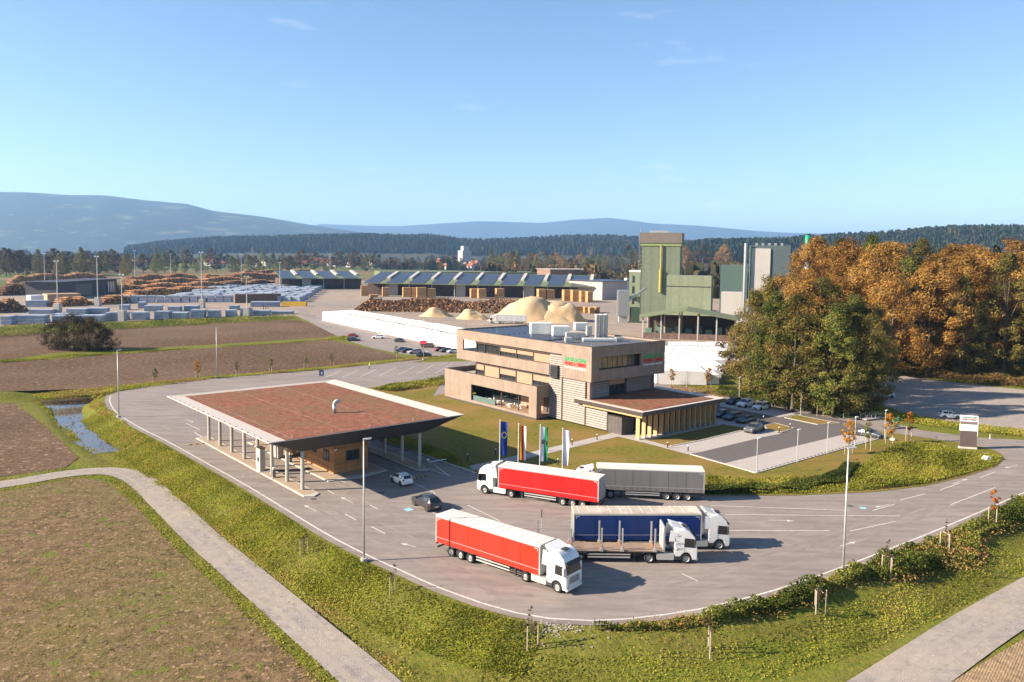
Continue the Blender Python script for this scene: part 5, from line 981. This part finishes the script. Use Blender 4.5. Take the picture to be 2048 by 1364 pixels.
# grey gatehouse on the log yard, sheds
e,L=bld('yard_office',(114,597),(234,586),10,20,M('dark_sheet_wall',(.07,.065,.07),.7),'dark flat roofed yard office among the log piles',roof=anth,over=2); bx('brown_bay',brn,e,L*.28,L*.55,-.1,0,0.5,8); bx('glass_corner',glassd,e,L*.8,L*.97,-.12,0,1,8.5)
for k in range(3): bx('window_frame',whitem,e,L*(.83+.045*k),L*(.85+.045*k),-.2,-.12,1,8.5)
bld('tan_shed',(95,606),(162,604),5,10,M('tan_tarp',(.42,.28,.16),.8),'long tan tarpaulin shed before the yard office','shed'); bld('white_container',(62,609),(88,608),5,6,whitem,'white container box left of the tan shed','container')
def mast(px,py,h,label):
    e=empty('light_mast',G3(px,py),0,label,'light mast','tall light masts in the mill yard'); MB().cyl((0,0,3.5),(0,0,h),.28,.14,n=8).build('pole',polem,e); bx('concrete_foot',conc,e,-1.4,1.4,-1.4,1.4,0,4.6,.1); bx('cross_arm',polem,e,-1.2,1.2,-.1,.1,h-.3,h); bx('floodlight',whitem,e,-1.1,-.5,-.3,.2,h,h+.4); bx('floodlight',whitem,e,.5,1.1,-.3,.2,h,h+.4)
for x,y,h in [(196,612,27),(116,626,25),(404,616,30),(245,642,20),(494,634,19),(90,575,27),(270,560,30),(483,570,28),(1000,0,0),(560,580,22),(342,560,27),(660,556,28)]:
    if h: mast(x,y,h,'tall light mast on a square concrete foot in the mill yard')
# ================================================================== trees and plants
bark=M('tree_bark',(.10,.075,.055),.95,.35,3)
ORANGE=[(.12,.055,.016),(.27,.14,.035),(.37,.205,.052),(.44,.28,.085)]; OLIVE=[(.045,.045,.014),(.105,.095,.027),(.18,.15,.04),(.26,.19,.055)]; GREEN=[(.05,.065,.016),(.11,.13,.03),(.18,.19,.04),(.26,.23,.06)]; DARK=[(.008,.014,.008),(.018,.03,.014),(.03,.045,.02)]; BROWN=[(.05,.032,.018),(.11,.07,.035),(.16,.105,.05)]
LM={k:leaf_mat('leaves_'+k,c) for k,c in dict(orange=ORANGE,olive=OLIVE,green=GREEN,conifer=DARK,brown=BROWN).items()}
LM['sapling']=leaf_mat('leaves_sapling',[(.14,.07,.01),(.36,.17,.015),(.5,.24,.03)]); LM['reds']=leaf_mat('leaves_red',[(.16,.03,.01),(.38,.10,.015),(.5,.2,.03)])
def tree_meshes(key,H,Rr,shape,ncl,per,leaf,mat,trunk_r,base=.18,seed=0):
    rg=np.random.default_rng(seed); rd=random.Random(seed); C=[];O=[];SH=[]
    lobes=[(rd.uniform(0,6.28),rd.uniform(.3,.95),rd.uniform(.25,.5)) for _ in range(7)]
    limbs=[]
    for i in range(ncl):
        if shape=='cone':
            t=rg.random()**.8; z=H*(base+(1-base)*t); rad=Rr*(1-t)**.85*(.55+.5*rg.random())+.15; a=rg.random()*6.283; c=np.array([rad*math.cos(a),rad*math.sin(a),z-rad*.25]); cr=.10*Rr*(1.4-t)+.25
            o=np.array([math.cos(a),math.sin(a),.3])
        else:
            a=rg.random()*6.283; u_=rg.random()*2-1 if shape=='round' else rg.random()*1.9-.9
            zz=u_; rr=math.sqrt(max(0,1-zz*zz)); k=(.62+.42*rg.random())
            lob=1+.22*sum(lw*max(0,math.cos(a-la))**6 for la,lh,lw in lobes)-.08
            c=np.array([Rr*rr*k*lob*math.cos(a),Rr*rr*k*lob*math.sin(a),H*(base+(1-base)*.5)+H*(1-base)*.5*zz*(.9+.12*rg.random())]); 
            if shape=='column': c[0]*=.62; c[1]*=.62
            elif zz>-.3: q_=1-(.62 if shape=='egg' else .36)*(zz+.3)/1.3; c[0]*=q_; c[1]*=q_
            cr=Rr*rg.uniform(.15,.26); o=np.array([math.cos(a)*rr,math.sin(a)*rr,zz+.4])
        n=int(per*rg.uniform(.6,1.3)); d=rg.normal(size=(n,3)); d/=np.linalg.norm(d,axis=1)[:,None]; rr_=cr*rg.random(n)**.45
        C.append(c+d*rr_[:,None]*np.array([1,1,.75])); O.append(np.tile(o,(n,1))*.6+d*.8); SH.append(np.clip(.5+.22*rg.normal()+.28*rg.normal(size=n)*.6,0,1))
        if i%max(1,ncl//9)==0: limbs.append(c)
    C=np.concatenate(C);O=np.concatenate(O);SH=np.concatenate(SH)
    me=quads_mesh('crown_'+key,leaf_quads(C,leaf,.3,O),mat,SH)
    mb=MB(); top=H*(.9 if shape=='cone' else .72); segs=5
    pts=[Vector((rd.uniform(-.12,.12)*i*.3,rd.uniform(-.12,.12)*i*.3,-.4+top*i/segs)) for i in range(segs+1)]
    for i in range(segs): mb.cyl(pts[i],pts[i+1],trunk_r*(1-.17*i),trunk_r*(1-.17*(i+1)),n=8,cap=False)
    for c in limbs:
        z0=min(max(c[2]*.55,H*base*.8),top*.9); p0=Vector((0,0,z0)); mb.cyl(p0,p0.lerp(Vector(c),.55)+Vector((0,0,.3)),trunk_r*.32,trunk_r*.2,n=6,cap=False); mb.cyl(p0.lerp(Vector(c),.55)+Vector((0,0,.3)),Vector(c),trunk_r*.2,trunk_r*.06,n=5,cap=False)
    return mb.mesh('trunk_'+key,bark,True),me
PROTO={}
for i in range(4): PROTO['orange%d'%i]=tree_meshes('orange%d'%i,22,7.0,'round',130,120,.36,LM['orange'],.42,.10,10+i)
for i in range(3): PROTO['olive%d'%i]=tree_meshes('olive%d'%i,22,6.2,'egg',140,110,.34,LM['olive'],.36,.02,20+i)
for i in range(2): PROTO['green%d'%i]=tree_meshes('green%d'%i,22,6.0,'egg',140,110,.34,LM['green'],.36,.02,30+i)
for i in range(2): PROTO['conifer%d'%i]=tree_meshes('conifer%d'%i,24,4.2,'cone',150,30,.55,LM['conifer'],.3,.12,40+i)
for i in range(2): PROTO['brown%d'%i]=tree_meshes('brown%d'%i,14,5.0,'round',60,40,.65,LM['brown'],.3,.12,50+i)
PROTO['poplar0']=tree_meshes('poplar0',20,5.0,'column',70,45,.6,LM['olive'],.3,.08,61)
LAB={'orange':'autumn oak with orange foliage in the wood','olive':'olive green broadleaf tree at the edge of the wood','green':'green broadleaf tree at the edge of the wood','conifer':'dark spruce standing among the oaks','brown':'brown late-autumn tree in the belt beyond the mill','poplar':'slender olive tree in the belt beyond the mill'}
def tree(kind,x,y,s,group,label=None,z=-.1,zs=1.0):
    k=kind if kind[-1].isdigit() else kind+str(random.randrange(len([q for q in PROTO if q.startswith(kind)])))
    base=kind.rstrip('0123456789'); e=empty({'conifer':'spruce_tree','orange':'oak_tree','poplar':'poplar_tree'}.get(base,'broadleaf_tree'),(x,y,z),random.uniform(0,6.28),label or LAB[base],'tree',group); e.scale=(s*random.uniform(.92,1.1),s*random.uniform(.92,1.1),s*zs*random.uniform(.92,1.08))
    t,c=PROTO[k]; link('trunk',t,None,e); link('crown',c,None,e); return e
# big trees at the parking (front clump)
for px,py,kind,hh in [(1500,790,'olive0',22),(1545,812,'green0',24),(1585,822,'olive1',25),(1625,826,'olive2',19),(1665,834,'green1',22),(1705,832,'olive0',21),(1735,820,'olive1',19),(1530,780,'olive2',25),(1600,795,'orange0',27),(1655,800,'olive1',25),(1710,795,'green0',22),(1748,772,'olive2',19),(1480,770,'brown0',16),(1560,770,'orange1',28),(1640,775,'olive0',25)]:
    g=G(px,py); tree(kind,g[0],g[1],hh/(14 if kind.startswith('brown') else 22),'tall trees beside the office parking','broad '+('orange' if 'orange' in kind else 'dark olive' if 'olive' in kind else 'brown' if 'brown' in kind else 'green')+' tree in the clump beside the office parking')
# wood behind the gravel lot: rows going back
rw=random.Random(11); cnt=0
for row in range(7):
    y0=212+row*17
    x=88+rw.uniform(0,6)+max(0,row-1)*5
    while x<(150+row*14):
        yy=y0+rw.uniform(-5,5)+(x-90)*-.10
        k=rw.choices(['orange','olive','green','conifer'],[6,1.4,1.0,.9])[0] if row>0 else rw.choices(['orange','olive','green'],[4,2.2,1.5])[0]
        hh=(rw.uniform(27,33)+row*1.2)*min(1,.72+(x-88)/60); tree(k,x,yy,hh/(24 if k=='conifer' else 22),'wood behind the gravel lot',z=-.1); cnt+=1; x+=rw.uniform(8.0,12.0)
for i in range(26):   # wood between mill and lot, further back
    x=rw.uniform(175,330); y=rw.uniform(350,500); k=rw.choices(['orange','conifer','olive'],[5,2,1])[0]; tree(k,x,y,rw.uniform(27,34)/23,'wood behind the boiler house','tall '+('spruce' if k=='conifer' else 'autumn tree')+' in the wood behind the boiler house')
# undergrowth at the wood edge
def scatter(name,poly,n,size,hmax,mat,label=None,kind='stuff',zfun=None,hvar=None,clump=.6,sd=3):
    rg=np.random.default_rng(sd); xs=[p[0] for p in poly]; ys=[p[1] for p in poly]; A=[]
    while sum(len(a) for a in A)<n:
        x=rg.uniform(min(xs),max(xs),n); y=rg.uniform(min(ys),max(ys),n); m=pip(x,y,poly); A.append(np.stack([x[m],y[m]],1))
    P=np.concatenate(A)[:n]; f=.5+.5*np.sin(P[:,0]*clump+2*np.sin(P[:,1]*clump*.7))*np.sin(P[:,1]*clump*.9+1.3*np.sin(P[:,0]*clump*.6)); f=np.clip(f,.05,1)
    f2=.5+.5*np.sin(P[:,0]*clump*.31+1.7*np.sin(P[:,1]*clump*.23)+.6)*np.sin(P[:,1]*clump*.37+2.1*np.sin(P[:,0]*clump*.19)); keep=rg.random(n)<(.25+.75*np.clip(f*.6+f2*.8,0,1)); P=P[keep]; f=np.clip(f[keep]*.55+f2[keep]*.6,.05,1.1); n=len(P)
    z=zfun(P[:,0],P[:,1]) if zfun else np.zeros(n); zz=z+rg.random(n)**.7*hmax*f; C=np.stack([P[:,0],P[:,1],zz],1)
    sh=np.clip(.35+.35*f*rg.random(n)+.25*rg.normal(size=n)*.6+.22*np.sin(P[:,0]*.23+P[:,1]*.17)+.18*np.sin(P[:,0]*.71-P[:,1]*.53+2*np.sin(P[:,0]*.2)),0,1)
    me=quads_mesh(name,leaf_quads(C,size,.6),mat,sh); o=link(name,me); o['kind']=kind
    if label: o['label']=label
    return o
weed=leaf_mat('weed_leaves',[(.13,.14,.018),(.24,.25,.03),(.32,.315,.042),(.37,.31,.062),(.33,.21,.08)]); hedge_m=leaf_mat('hedge_leaves',[(.04,.055,.012),(.09,.11,.022),(.17,.18,.035),(.27,.25,.06)]); dry=leaf_mat('dry_weed',[(.14,.11,.03),(.26,.19,.05),(.38,.24,.09),(.36,.18,.07)])
def band(i0,i1,d0,d1): return offset(OL[i0:i1],d0)+offset(OL[i0:i1],d1)[::-1]
def ol_idx(px):  # index of the outline point nearest a pixel column
    g=[abs(p[0]-G(*px)[0])+abs(p[1]-G(*px)[1]) for p in OL]; return g.index(min(g))
iA,iB,iC,iD=ol_idx((225,815)),ol_idx((1060,1230)),ol_idx((1180,1241)),ol_idx((2150,938))
scatter('bank_weeds',band(iA,iC,1.4,7.5),95000,.17,.34,weed,'leafy weeds covering the grass bank below the yard road',zfun=hgt,sd=4)
scatter('bank_weeds',band(iA,iB,5.5,9.5),14000,.16,.2,weed,'low grass and weeds along the ditch',zfun=hgt,sd=5)
def taper(i0,i1,d0,d1,k=14):
    s=OL[i0:i1]; n=len(s); w=[min(1,(i+1)/k)*(.75+.25*math.sin(i*.55)+.12*math.sin(i*1.3)) for i in range(n)]; a=offset(s,1.0); o=[]
    q=[(a[i][0]-s[i][0],a[i][1]-s[i][1]) for i in range(n)]
    return [(s[i][0]+q[i][0]*d0,s[i][1]+q[i][1]*d0) for i in range(n)]+[(s[i][0]+q[i][0]*(d0+.3+(d1-d0)*w[i]),s[i][1]+q[i][1]*(d0+.3+(d1-d0)*w[i])) for i in range(n)][::-1]
scatter('bank_hedge',taper(iC,iD,1.3,5.4),52000,.24,1.5,hedge_m,'dark dense shrubs along the outer curve of the yard',zfun=hgt,clump=1.05,sd=6)
scatter('hedge_dry_stalks',taper(iC,iD,1.5,6.5),9000,.2,1.3,dry,'dry brownish stalks between the roadside shrubs',zfun=hgt,clump=.8,sd=36)
scatter('bank_weeds',band(iB,iD,4.6,9.5),24000,.16,.22,weed,'low grass on the slope below the hedge',zfun=hgt,sd=7)
scatter('dry_weeds',band(iA,iD,2,10),9000,.16,.5,dry,'dry reddish stalks scattered over the bank',zfun=hgt,sd=8)
isl=PX((1413,990),(1600,988),(1750,980),(1850,968),(1930,950),(1990,932),(2003,918),(1975,908),(1930,905),(1880,890),(1800,888),(1750,915),(1700,945),(1600,955),(1500,958),(1413,952))
scatter('verge_weeds',isl,42000,.24,.75,weed,'tall weeds on the grass island by the road',sd=9); scatter('dry_weeds',PX((1650,975),(1850,965),(1960,935),(1985,915),(1900,898),(1790,893),(1740,930)),9000,.2,.6,dry,'dry brown weeds in the middle of the island',sd=10)
scatter('verge_hedge',PX((1410,990),(1600,984),(1690,968),(1720,930),(1690,930),(1640,962),(1560,972),(1410,972)),30000,.26,1.25,hedge_m,'dark low hedge strip behind the grey lorry',sd=11)
scatter('verge_weeds',PX((1583,800),(1650,812),(1760,834),(1860,853),(1990,868),(2048,873),(2200,880),(2200,866),(2048,860),(1960,850),(1850,836),(1760,812),(1700,800)),26000,.25,.6,weed,'weedy verge between access road and gravel lot',sd=12)
scatter('wood_edge_scrub',PX((1750,750),(1800,748),(1900,762),(2048,776),(2200,790),(2200,770),(2048,757),(1900,745),(1780,733)),22000,.4,2.4,leaf_mat('scrub_leaves',[(.05,.035,.015),(.12,.08,.03),(.2,.11,.045),(.10,.11,.025)]),'brown scrub along the foot of the wood',sd=13)
scatter('verge_scrub',PX((1430,792),(1500,800),(1583,820),(1700,838),(1740,820),(1690,805),(1560,790),(1440,775)),26000,.3,1.6,hedge_m,'bushy scrub under the big trees by the parking',sd=14)
scatter('lawn_back_weeds',PX((1340,770),(1480,778),(1490,790),(1440,796),(1340,785)),6000,.22,.5,dry,'brown weeds behind the entrance wing',sd=15)
scatter('drive_edge_weeds',PX((745,779),(888,757),(888,770),(780,784)),9000,.3,1.3,weed,'tall grass strip behind the canopy roof',sd=16)
scatter('ditch_grass',PX((900,905),(952,945),(760,882),(740,868),(800,872)),9000,.22,.5,weed,'rough grass in the canopy shadow',sd=17)
scatter('lumberyard_hedge',PX((-150,668),(0,656),(244,646),(403,639),(585,634),(590,638),(400,650),(200,662),(0,674),(-150,688)),26000,.5,1.8,hedge_m,'dark hedge bank below the lumber yard',clump=.25,sd=18)
scatter('field_verge',PX((0,722),(100,712),(330,700),(600,684),(690,672),(720,680),(640,680),(400,696),(100,718),(0,726)),12000,.35,.35,weed,'green grass strip between the two ploughed fields',sd=19)
scatter('field_verge',PX((60,790),(220,774),(430,753),(640,736),(840,716),(912,708),(912,713),(800,723),(640,740),(430,757),(235,783),(200,790),(90,797)),22000,.28,.45,weed,'grass verge between field and yard road',sd=20)
scatter('pond_reeds',[(p[0],p[1]) for p in POND],900,.3,.55,dry,'reeds growing in the pond',zfun=lambda x,y:np.full(x.shape,-1.8),clump=.5,sd=21)
scatter('pond_verge',offset(POND+[POND[0]],2.0)+offset(POND+[POND[0]],.1)[::-1],12000,.25,.45,weed,'grass round the pond',zfun=hgt,sd=22)
tr0=offset(trk,2.3); tr1=offset(trk,-2.3)
scatter('track_verge',offset(trk,1.95)+offset(trk,3.6)[::-1],9000,.16,.28,weed,'grass along the field side of the track',zfun=hgt,sd=23); scatter('track_verge',offset(trk,-1.95)+offset(trk,-3.4)[::-1],9000,.16,.28,weed,'grass along the bank side of the track',zfun=hgt,sd=24)
scatter('field_weeds',PX((-100,1000),(150,960),(240,1000),(420,1180),(620,1364),(300,1500),(-300,1500),z=LOWZ),26000,.11,.1,weed,'sparse green weeds on the stubble field',zfun=lambda x,y:np.full(x.shape,LOWZ+.05),clump=.12,sd=25)
# gravel spill at the lowest bend
boul2=M('spill_stone',(.36,.31,.27),.95,.25,4)
mb=MB(); rg=random.Random(5)
for i in range(300):
    px=rg.gauss(1110,48); py=1250+abs(rg.gauss(0,16)); g=G(px,py,-.4); r_=rg.uniform(.03,.09); z=float(hgt(np.array([g[0]]),np.array([g[1]]))[0]); mb.hexa([(g[0]+a*r_*rg.uniform(.7,1.2),g[1]+b3*r_*rg.uniform(.7,1.2),z+c*r_*.7) for c in(-.3,1) for a,b3 in((-1,-1),(1,-1),(1,1),(-1,1))])
o=mb.build('gravel_spill',boul2); tag(o,'spilled stones on the bank at the lowest bend','gravel',kind='stuff')
# staked young trees
stakem=M('stake_wood',(.42,.34,.26),.9,.15,3)
sapm={k:tree_meshes('sap_'+k,h,r,'column',cl,per,.22,LM[m],.045,.35,s) for k,h,r,cl,per,m,s in (('gold',4.6,1.5,36,26,'sapling',71),('red',4.2,.8,20,22,'reds',72),('bare',3.6,.7,9,9,'brown',73),('green',4.0,1.0,26,22,'green',74))}
def sapling(px,py,kind,s,label,z=0.0,stakes=2,grp='staked young trees'):
    g=G(px,py,z); zz=float(hgt(np.array([g[0]]),np.array([g[1]]))[0]) if z<0 else z
    e=empty('young_tree',(g[0],g[1],zz),random.uniform(0,6),label,'tree',grp); e.scale=(s,s,s); t,c=sapm[kind]; link('trunk',t,None,e); link('crown',c,None,e)
    for k in range(stakes):
        a=k*math.pi*2/stakes+.4; MB().cyl((.55*math.cos(a),.55*math.sin(a),-.2),(.55*math.cos(a),.55*math.sin(a),2.0),.05,n=6).build('stake',stakem,e)
    if stakes>1: MB().cyl((.55*math.cos(.4),.55*math.sin(.4),1.9),(.55*math.cos(.4+math.pi),.55*math.sin(.4+math.pi),1.9),.03,n=5).build('cross_tie',stakem,e)
for px,py,k,s,lb in [(608,1122,'bare',.8,'bare staked sapling on the bank left of the near lamp'),(785,1205,'bare',.8,'bare staked sapling below the near lamp'),(1065,1312,'bare',1.0,'bare staked sapling in the rusty grass below the gravel spill'),(1418,1312,'bare',1.05,'thin twiggy sapling at the hedge end'),(1637,1238,'bare',1.05,'brown leaved sapling below the hedge, above a white lump'),(1775,1170,'bare',1.05,'brown leaved sapling in a gap of the hedge'),(1890,1118,'bare',1.0,'faded sapling with three stakes by the hedge'),(1986,1066,'red',1.0,'orange flame-shaped sapling by the hedge')]:
    sapling(px,py,k,s,lb,z=-1.3,stakes=2 if px<1500 else 3)
for px,py,k,s,lb in [(1697,908,'gold',1.15,'orange and green sapling before the parking bays'),(1736,899,'green',1.15,'thin greenish sapling over the grey saloon'),(1778,887,'gold',1.1,'yellow sapling beside the far parking lamp'),(1817,884,'red',1.25,'bright orange sapling by the green ramp'),(1640,832,'green',1.1,'yellowish sapling by the footpath under the big trees'),(1343,772,'gold',.9,'small yellow sapling on the brown lawn behind the office'),(1417,775,'gold',1.0,'yellow green sapling before the white covered block')]: sapling(px,py,k,s,lb,z=.04)
for px,py in [(310,768),(395,757),(475,752),(541,746),(612,741),(664,733),(793,717)]: sapling(px,py,'green' if px!=395 else 'gold',.95,'small roadside sapling on the verge of the ploughed field',z=-.02,grp='roadside saplings by the field')
# big bush in the field
bt_,bc_=tree_meshes('field_bush',11,7.5,'round',120,55,.42,leaf_mat('bush_leaves',[(.04,.03,.014),(.085,.065,.028),(.13,.095,.04)]),.3,.02,81)
g=G(155,700); 
for i,(dx,dy,s) in enumerate(((-7,1,.8),(-1,0,1.0),(5,-1,.85),(9,0,.6),(2,3,.9))):
    e=empty('field_bush',(g[0]+dx,g[1]+dy,0),i*1.3,'large brown bush standing on the grass strip in the field','bush','bushes on the field strip'); e.scale=(s*.8,s*.8,s); link('stems',bt_,None,e); link('foliage',bc_,None,e)
# ================================================================== far landscape
# tree belts beyond the mill: single trees
rt=random.Random(21)
for (x0,x1,yb,n,hs,kinds) in [(0,260,548,38,(9,14),('olive','brown','olive')),(250,560,545,26,(8,14),('olive','brown','green')),(560,760,540,20,(9,15),('brown','olive','brown')),(760,1000,538,16,(7,11),('brown','olive')),(980,1250,542,40,(10,17),('olive','brown','orange','green')),(0,300,522,34,(12,18),('olive','conifer','brown')),(300,700,522,36,(11,16),('brown','olive','green')),(700,1000,520,30,(12,18),('brown','olive')),(1000,1300,522,40,(12,18),('brown','orange','olive','conifer')),(560,720,520,12,(14,20),('brown','poplar')),(1250,1480,545,18,(14,24),('orange','olive','conifer','brown'))]:
    for i in range(n):
        px=x0+(x1-x0)*(i+rt.random())/n; py=yb+rt.uniform(-5,5); g=G(px,py); k=rt.choice(kinds); h=rt.uniform(*hs); tree(k,g[0],g[1],h/(14 if k=='brown' else 24 if k=='conifer' else 20 if k=='poplar' else 22)*(2.3 if yb>535 else 1.45),'tree belts beyond the mill',LAB[k].replace('in the wood','in the belt beyond the mill').replace('at the edge of the wood','in the belt beyond the mill').replace('standing among the oaks','in the belt beyond the mill'))
for i in range(9): g=G(310+i*9,522+rt.uniform(-1,1)); tree('poplar',g[0],g[1],22/20*1.6,'dense grove in the middle of the plain','tall yellow-olive tree in the dense grove on the plain')
# distant woods as masses
def woods(name,bands,mat,label,seed):
    rg=np.random.default_rng(seed); C=[];SZ=[]
    for (px0,px1,D,dep,h,n) in bands:
        x=rg.uniform(px0,px1,n); D_=D+dep*rg.random(n); X=(x-1024)/FPX*D_; z=h*(.35+.65*rg.random(n))*(.75+.35*np.sin(x*.045+np.sin(x*.11)*1.5)); C.append(np.stack([X,D_,z*.5],1)); SZ.append(z)
    C=np.concatenate(C); SZ=np.concatenate(SZ); n=len(C); parts=[]; k=6
    V=np.zeros((n,4,4,3)); rn=[]
    for q in range(4):
        a=rg.random(n)*6.283; w=SZ*.42; dx=np.stack([np.cos(a)*w,np.sin(a)*w,np.zeros(n)],1); up=np.stack([np.zeros(n),np.zeros(n),SZ*.5],1)
        V[:,q,0]=C-dx*.7-up; V[:,q,1]=C+dx*.7-up; V[:,q,2]=C+dx*.55+up*.75; V[:,q,3]=C-dx*.55+up
    P=V.reshape(n*4,4,3); o=link(name,quads_mesh(name,P,mat,np.repeat(np.clip(rg.normal(.5,.28,n),0,1),4))); tag(o,label,'wood',kind='stuff')
wm=leaf_mat('far_wood',[(.03,.036,.016),(.06,.06,.025),(.11,.08,.03),(.17,.095,.035)],tl=.1); wmc=leaf_mat('far_conifer',[(.016,.026,.016),(.03,.045,.025),(.055,.055,.028),(.09,.06,.028)],tl=.1)
woods('distant_wood',[(-50,320,1500,500,20,1300),(300,760,1900,600,22,1700),(760,1300,1500,700,22,2400),(960,1300,1000,300,19,700),(1150,1480,800,300,20,800)],wm,'mixed wood across the plain',31)
woods('distant_forest',[(-100,900,2900,500,26,2200),(850,1500,2600,500,26,2200),(1350,2150,600,500,26,2600)],wmc,'dark conifer forest at the far side of the plain',32)
# village houses
roofr=M('red_tile_roof',(.33,.11,.06),.85,.15,.5,rnd=.2); wallw=M('house_wall',(.55,.50,.44),.85,.05,1,rnd=.1)
hw=MB().box(-6,6,-4.5,4.5,0,5.5).add([(-6,-4.5,5.5),(-6,4.5,5.5),(-6,0,9.3)],[(0,2,1)]).add([(6,-4.5,5.5),(6,4.5,5.5),(6,0,9.3)],[(0,1,2)]).mesh('house_wall',wallw); hr=MB().hexa([(-6.5,-5.2,5.0),(6.5,-5.2,5.0),(6.5,0,9.5),(-6.5,0,9.5),(-6.5,-5.2,5.3),(6.5,-5.2,5.3),(6.5,0,9.8),(-6.5,0,9.8)]).hexa([(-6.5,0,9.5),(6.5,0,9.5),(6.5,5.2,5.0),(-6.5,5.2,5.0),(-6.5,0,9.8),(6.5,0,9.8),(6.5,5.2,5.3),(-6.5,5.2,5.3)]).mesh('house_roof',roofr); hwn=MB().box(-.6,.6,-.05,.05,-.7,.7).mesh('house_window',glassd)
for i in range(60):
    px=rt.choice([rt.uniform(390,640),rt.uniform(590,760),rt.uniform(860,1010),rt.uniform(150,300)]); py=rt.uniform(524,536) if i%3 else rt.uniform(531,540); g=G(px,py); e=empty('village_house',(g[0],g[1],0),rt.uniform(0,3.1),'small red roofed village house on the plain','house','village houses on the plain'); s=rt.uniform(1.1,1.7); e.scale=(s,s,s); link('wall',hw,None,e); link('roof',hr,None,e)
    for k in range(3): link('window',hwn,None,e,(-3.5+k*3.5,-4.52,2.8))
e,L=bld('grain_silo',(925,531),(943,531),40,20,lgrey,'pale tall grain silo in the village','silo'); bx('head_house',lgrey,e,L*.2,L*.8,4,16,40,52); bx('low_store',lgrey,e,-14,L+12,-8,-.5,0,14)
e,L=bld('church',(651,521),(655,521),30,8,wallw,'white village church tower','church'); MB().add([(0,0,30),(L,0,30),(L,8,30),(0,8,30),(L/2,4,44)],[(0,1,4),(1,2,4),(2,3,4),(3,0,4)]).build('spire',anth,e)
# hills and mountains: real ridges
def ridge(name,pts,D,depth,foot,mat,rough,seed,trees=None):
    rg=np.random.default_rng(seed); pts=[(p[0],p[1]) for p in pts]; xs=np.linspace(pts[0][0],pts[-1][0],220); ys=np.interp(xs,[p[0] for p in pts],[p[1] for p in pts]); nz_=26; V=[]
    ph=rg.uniform(0,6,12)
    for i,(x,y) in enumerate(zip(xs,ys)):
        d=ray(x,y+(7 if trees else 0)); t=D/d[1]; X=d[0]*t; top=CAMH+d[2]*t
        for j in range(nz_):
            s=j/(nz_-1); yy=D-depth+s*depth*1.6; prof_=math.sin(min(1,s*1.6/1.0)*math.pi/2)**1.15 if s<=.625 else math.cos((s-.625)/.375*math.pi/2)
            nn=sum(math.sin(X*(2*math.pi/(rough*(1.7**-k)*9))+ph[k]+s*6*(k+1)*.7)*.5**k for k in range(5))
            z=foot+(top-foot)*max(0,prof_*(1+.10*nn*(math.sin(s*math.pi))*(1 if s<.6 else .3))); V.append((X*yy/D,yy,z if j else foot-5))
    F=[(i*nz_+j,(i+1)*nz_+j,(i+1)*nz_+j+1,i*nz_+j+1) for i in range(len(xs)-1) for j in range(nz_-1)]
    o=MB().add(V,F).build(name,mat,smooth=True); o['kind']='structure'
    if trees:
        n,h=trees; ii=rg.integers(0,len(xs)-1,n); jj=rg.integers(4,nz_-8,n); A=np.array(V).reshape(len(xs),nz_,3); f=rg.random((n,2,1)); Cn=A[ii,jj]*(1-f[:,0])+A[ii+1,jj]*f[:,0]; Cn=Cn*(1-f[:,1])+(A[ii,jj+1]*(1-f[:,0])+A[ii+1,jj+1]*f[:,0])*f[:,1]
        SZ=h*(.6+.6*rg.random(n)); W=np.zeros((n,3,4,3))
        for q in range(3):
            a=rg.random(n)*6.283; w=SZ*.42; dx=np.stack([np.cos(a)*w,np.sin(a)*w,np.zeros(n)],1); up=np.stack([np.zeros(n),np.zeros(n),SZ],1)
            W[:,q,0]=Cn-dx*.8; W[:,q,1]=Cn+dx*.8; W[:,q,2]=Cn+dx*.35+up*.85; W[:,q,3]=Cn-dx*.3+up
        t=link('hill_forest',quads_mesh('hill_forest',W.reshape(n*3,4,3),wmc if mat is fm else wm,np.repeat(np.clip(rg.normal(.5,.3,n),0,1),3))); tag(t,'forest covering the far hill','forest',kind='stuff')
    return o
fm=M('forest_hill',(.022,.036,.018),.95,.5,.02,col2=(.065,.06,.024),bump=.8,bscale=.03,detail=9); mm_=M('mountain_slope',(.012,.026,.026),.95,.4,.0016,col2=(.03,.042,.03),detail=9,speck=[(.0032,.61,(.11,.115,.06)),(.0075,.64,(.13,.125,.08))]); snow=M('far_mountain',(.02,.035,.04),.95,.3,.001,col2=(.05,.06,.06))
ridge('forest_hill',[(250,496),(330,485),(430,478),(560,474),(690,470),(740,468),(800,471),(860,470),(940,480),(1010,479),(1080,475),(1150,471),(1230,473),(1310,480),(1420,488),(1480,500)],3600,900,-5,fm,420,1,(9000,24))
ridge('forest_hill',[(1300,500),(1420,485),(1550,482),(1680,474),(1780,469),(1850,463),(1920,458),(1990,459),(2060,462),(2250,466)],2300,700,-5,fm,350,2,(6000,22))
ridge('mountain',[(-300,388),(-100,388),(0,392),(60,394),(140,401),(210,403),(290,412),(375,418),(430,431),(520,441),(620,456),(700,466),(820,478),(980,495)],9000,3500,-5,mm_,1500,3)
ridge('mountain',[(560,470),(640,449),(740,455),(800,457),(850,455),(960,452),(1080,455),(1150,449),(1220,446),(1260,450),(1310,455),(1400,456),(1500,461),(1600,465),(1750,468),(1900,474),(2300,485)],15500,4000,-5,snow,2200,4)
# the air
hz=bpy.data.materials.new('haze_air'); hz.use_nodes=True; hn=hz.node_tree.nodes; hn.clear(); ho=hn.new('ShaderNodeOutputMaterial'); pv=hn.new('ShaderNodeVolumePrincipled'); pv.inputs['Color'].default_value=(.33,.60,1.0,1); pv.inputs['Density'].default_value=7.0e-5; pv.inputs['Anisotropy'].default_value=.15
hz.node_tree.links.new(pv.outputs[0],ho.inputs['Volume'])
o=MB().box(-26000,26000,-80,22500,-8,680).build('haze',hz); o['kind']='stuff'
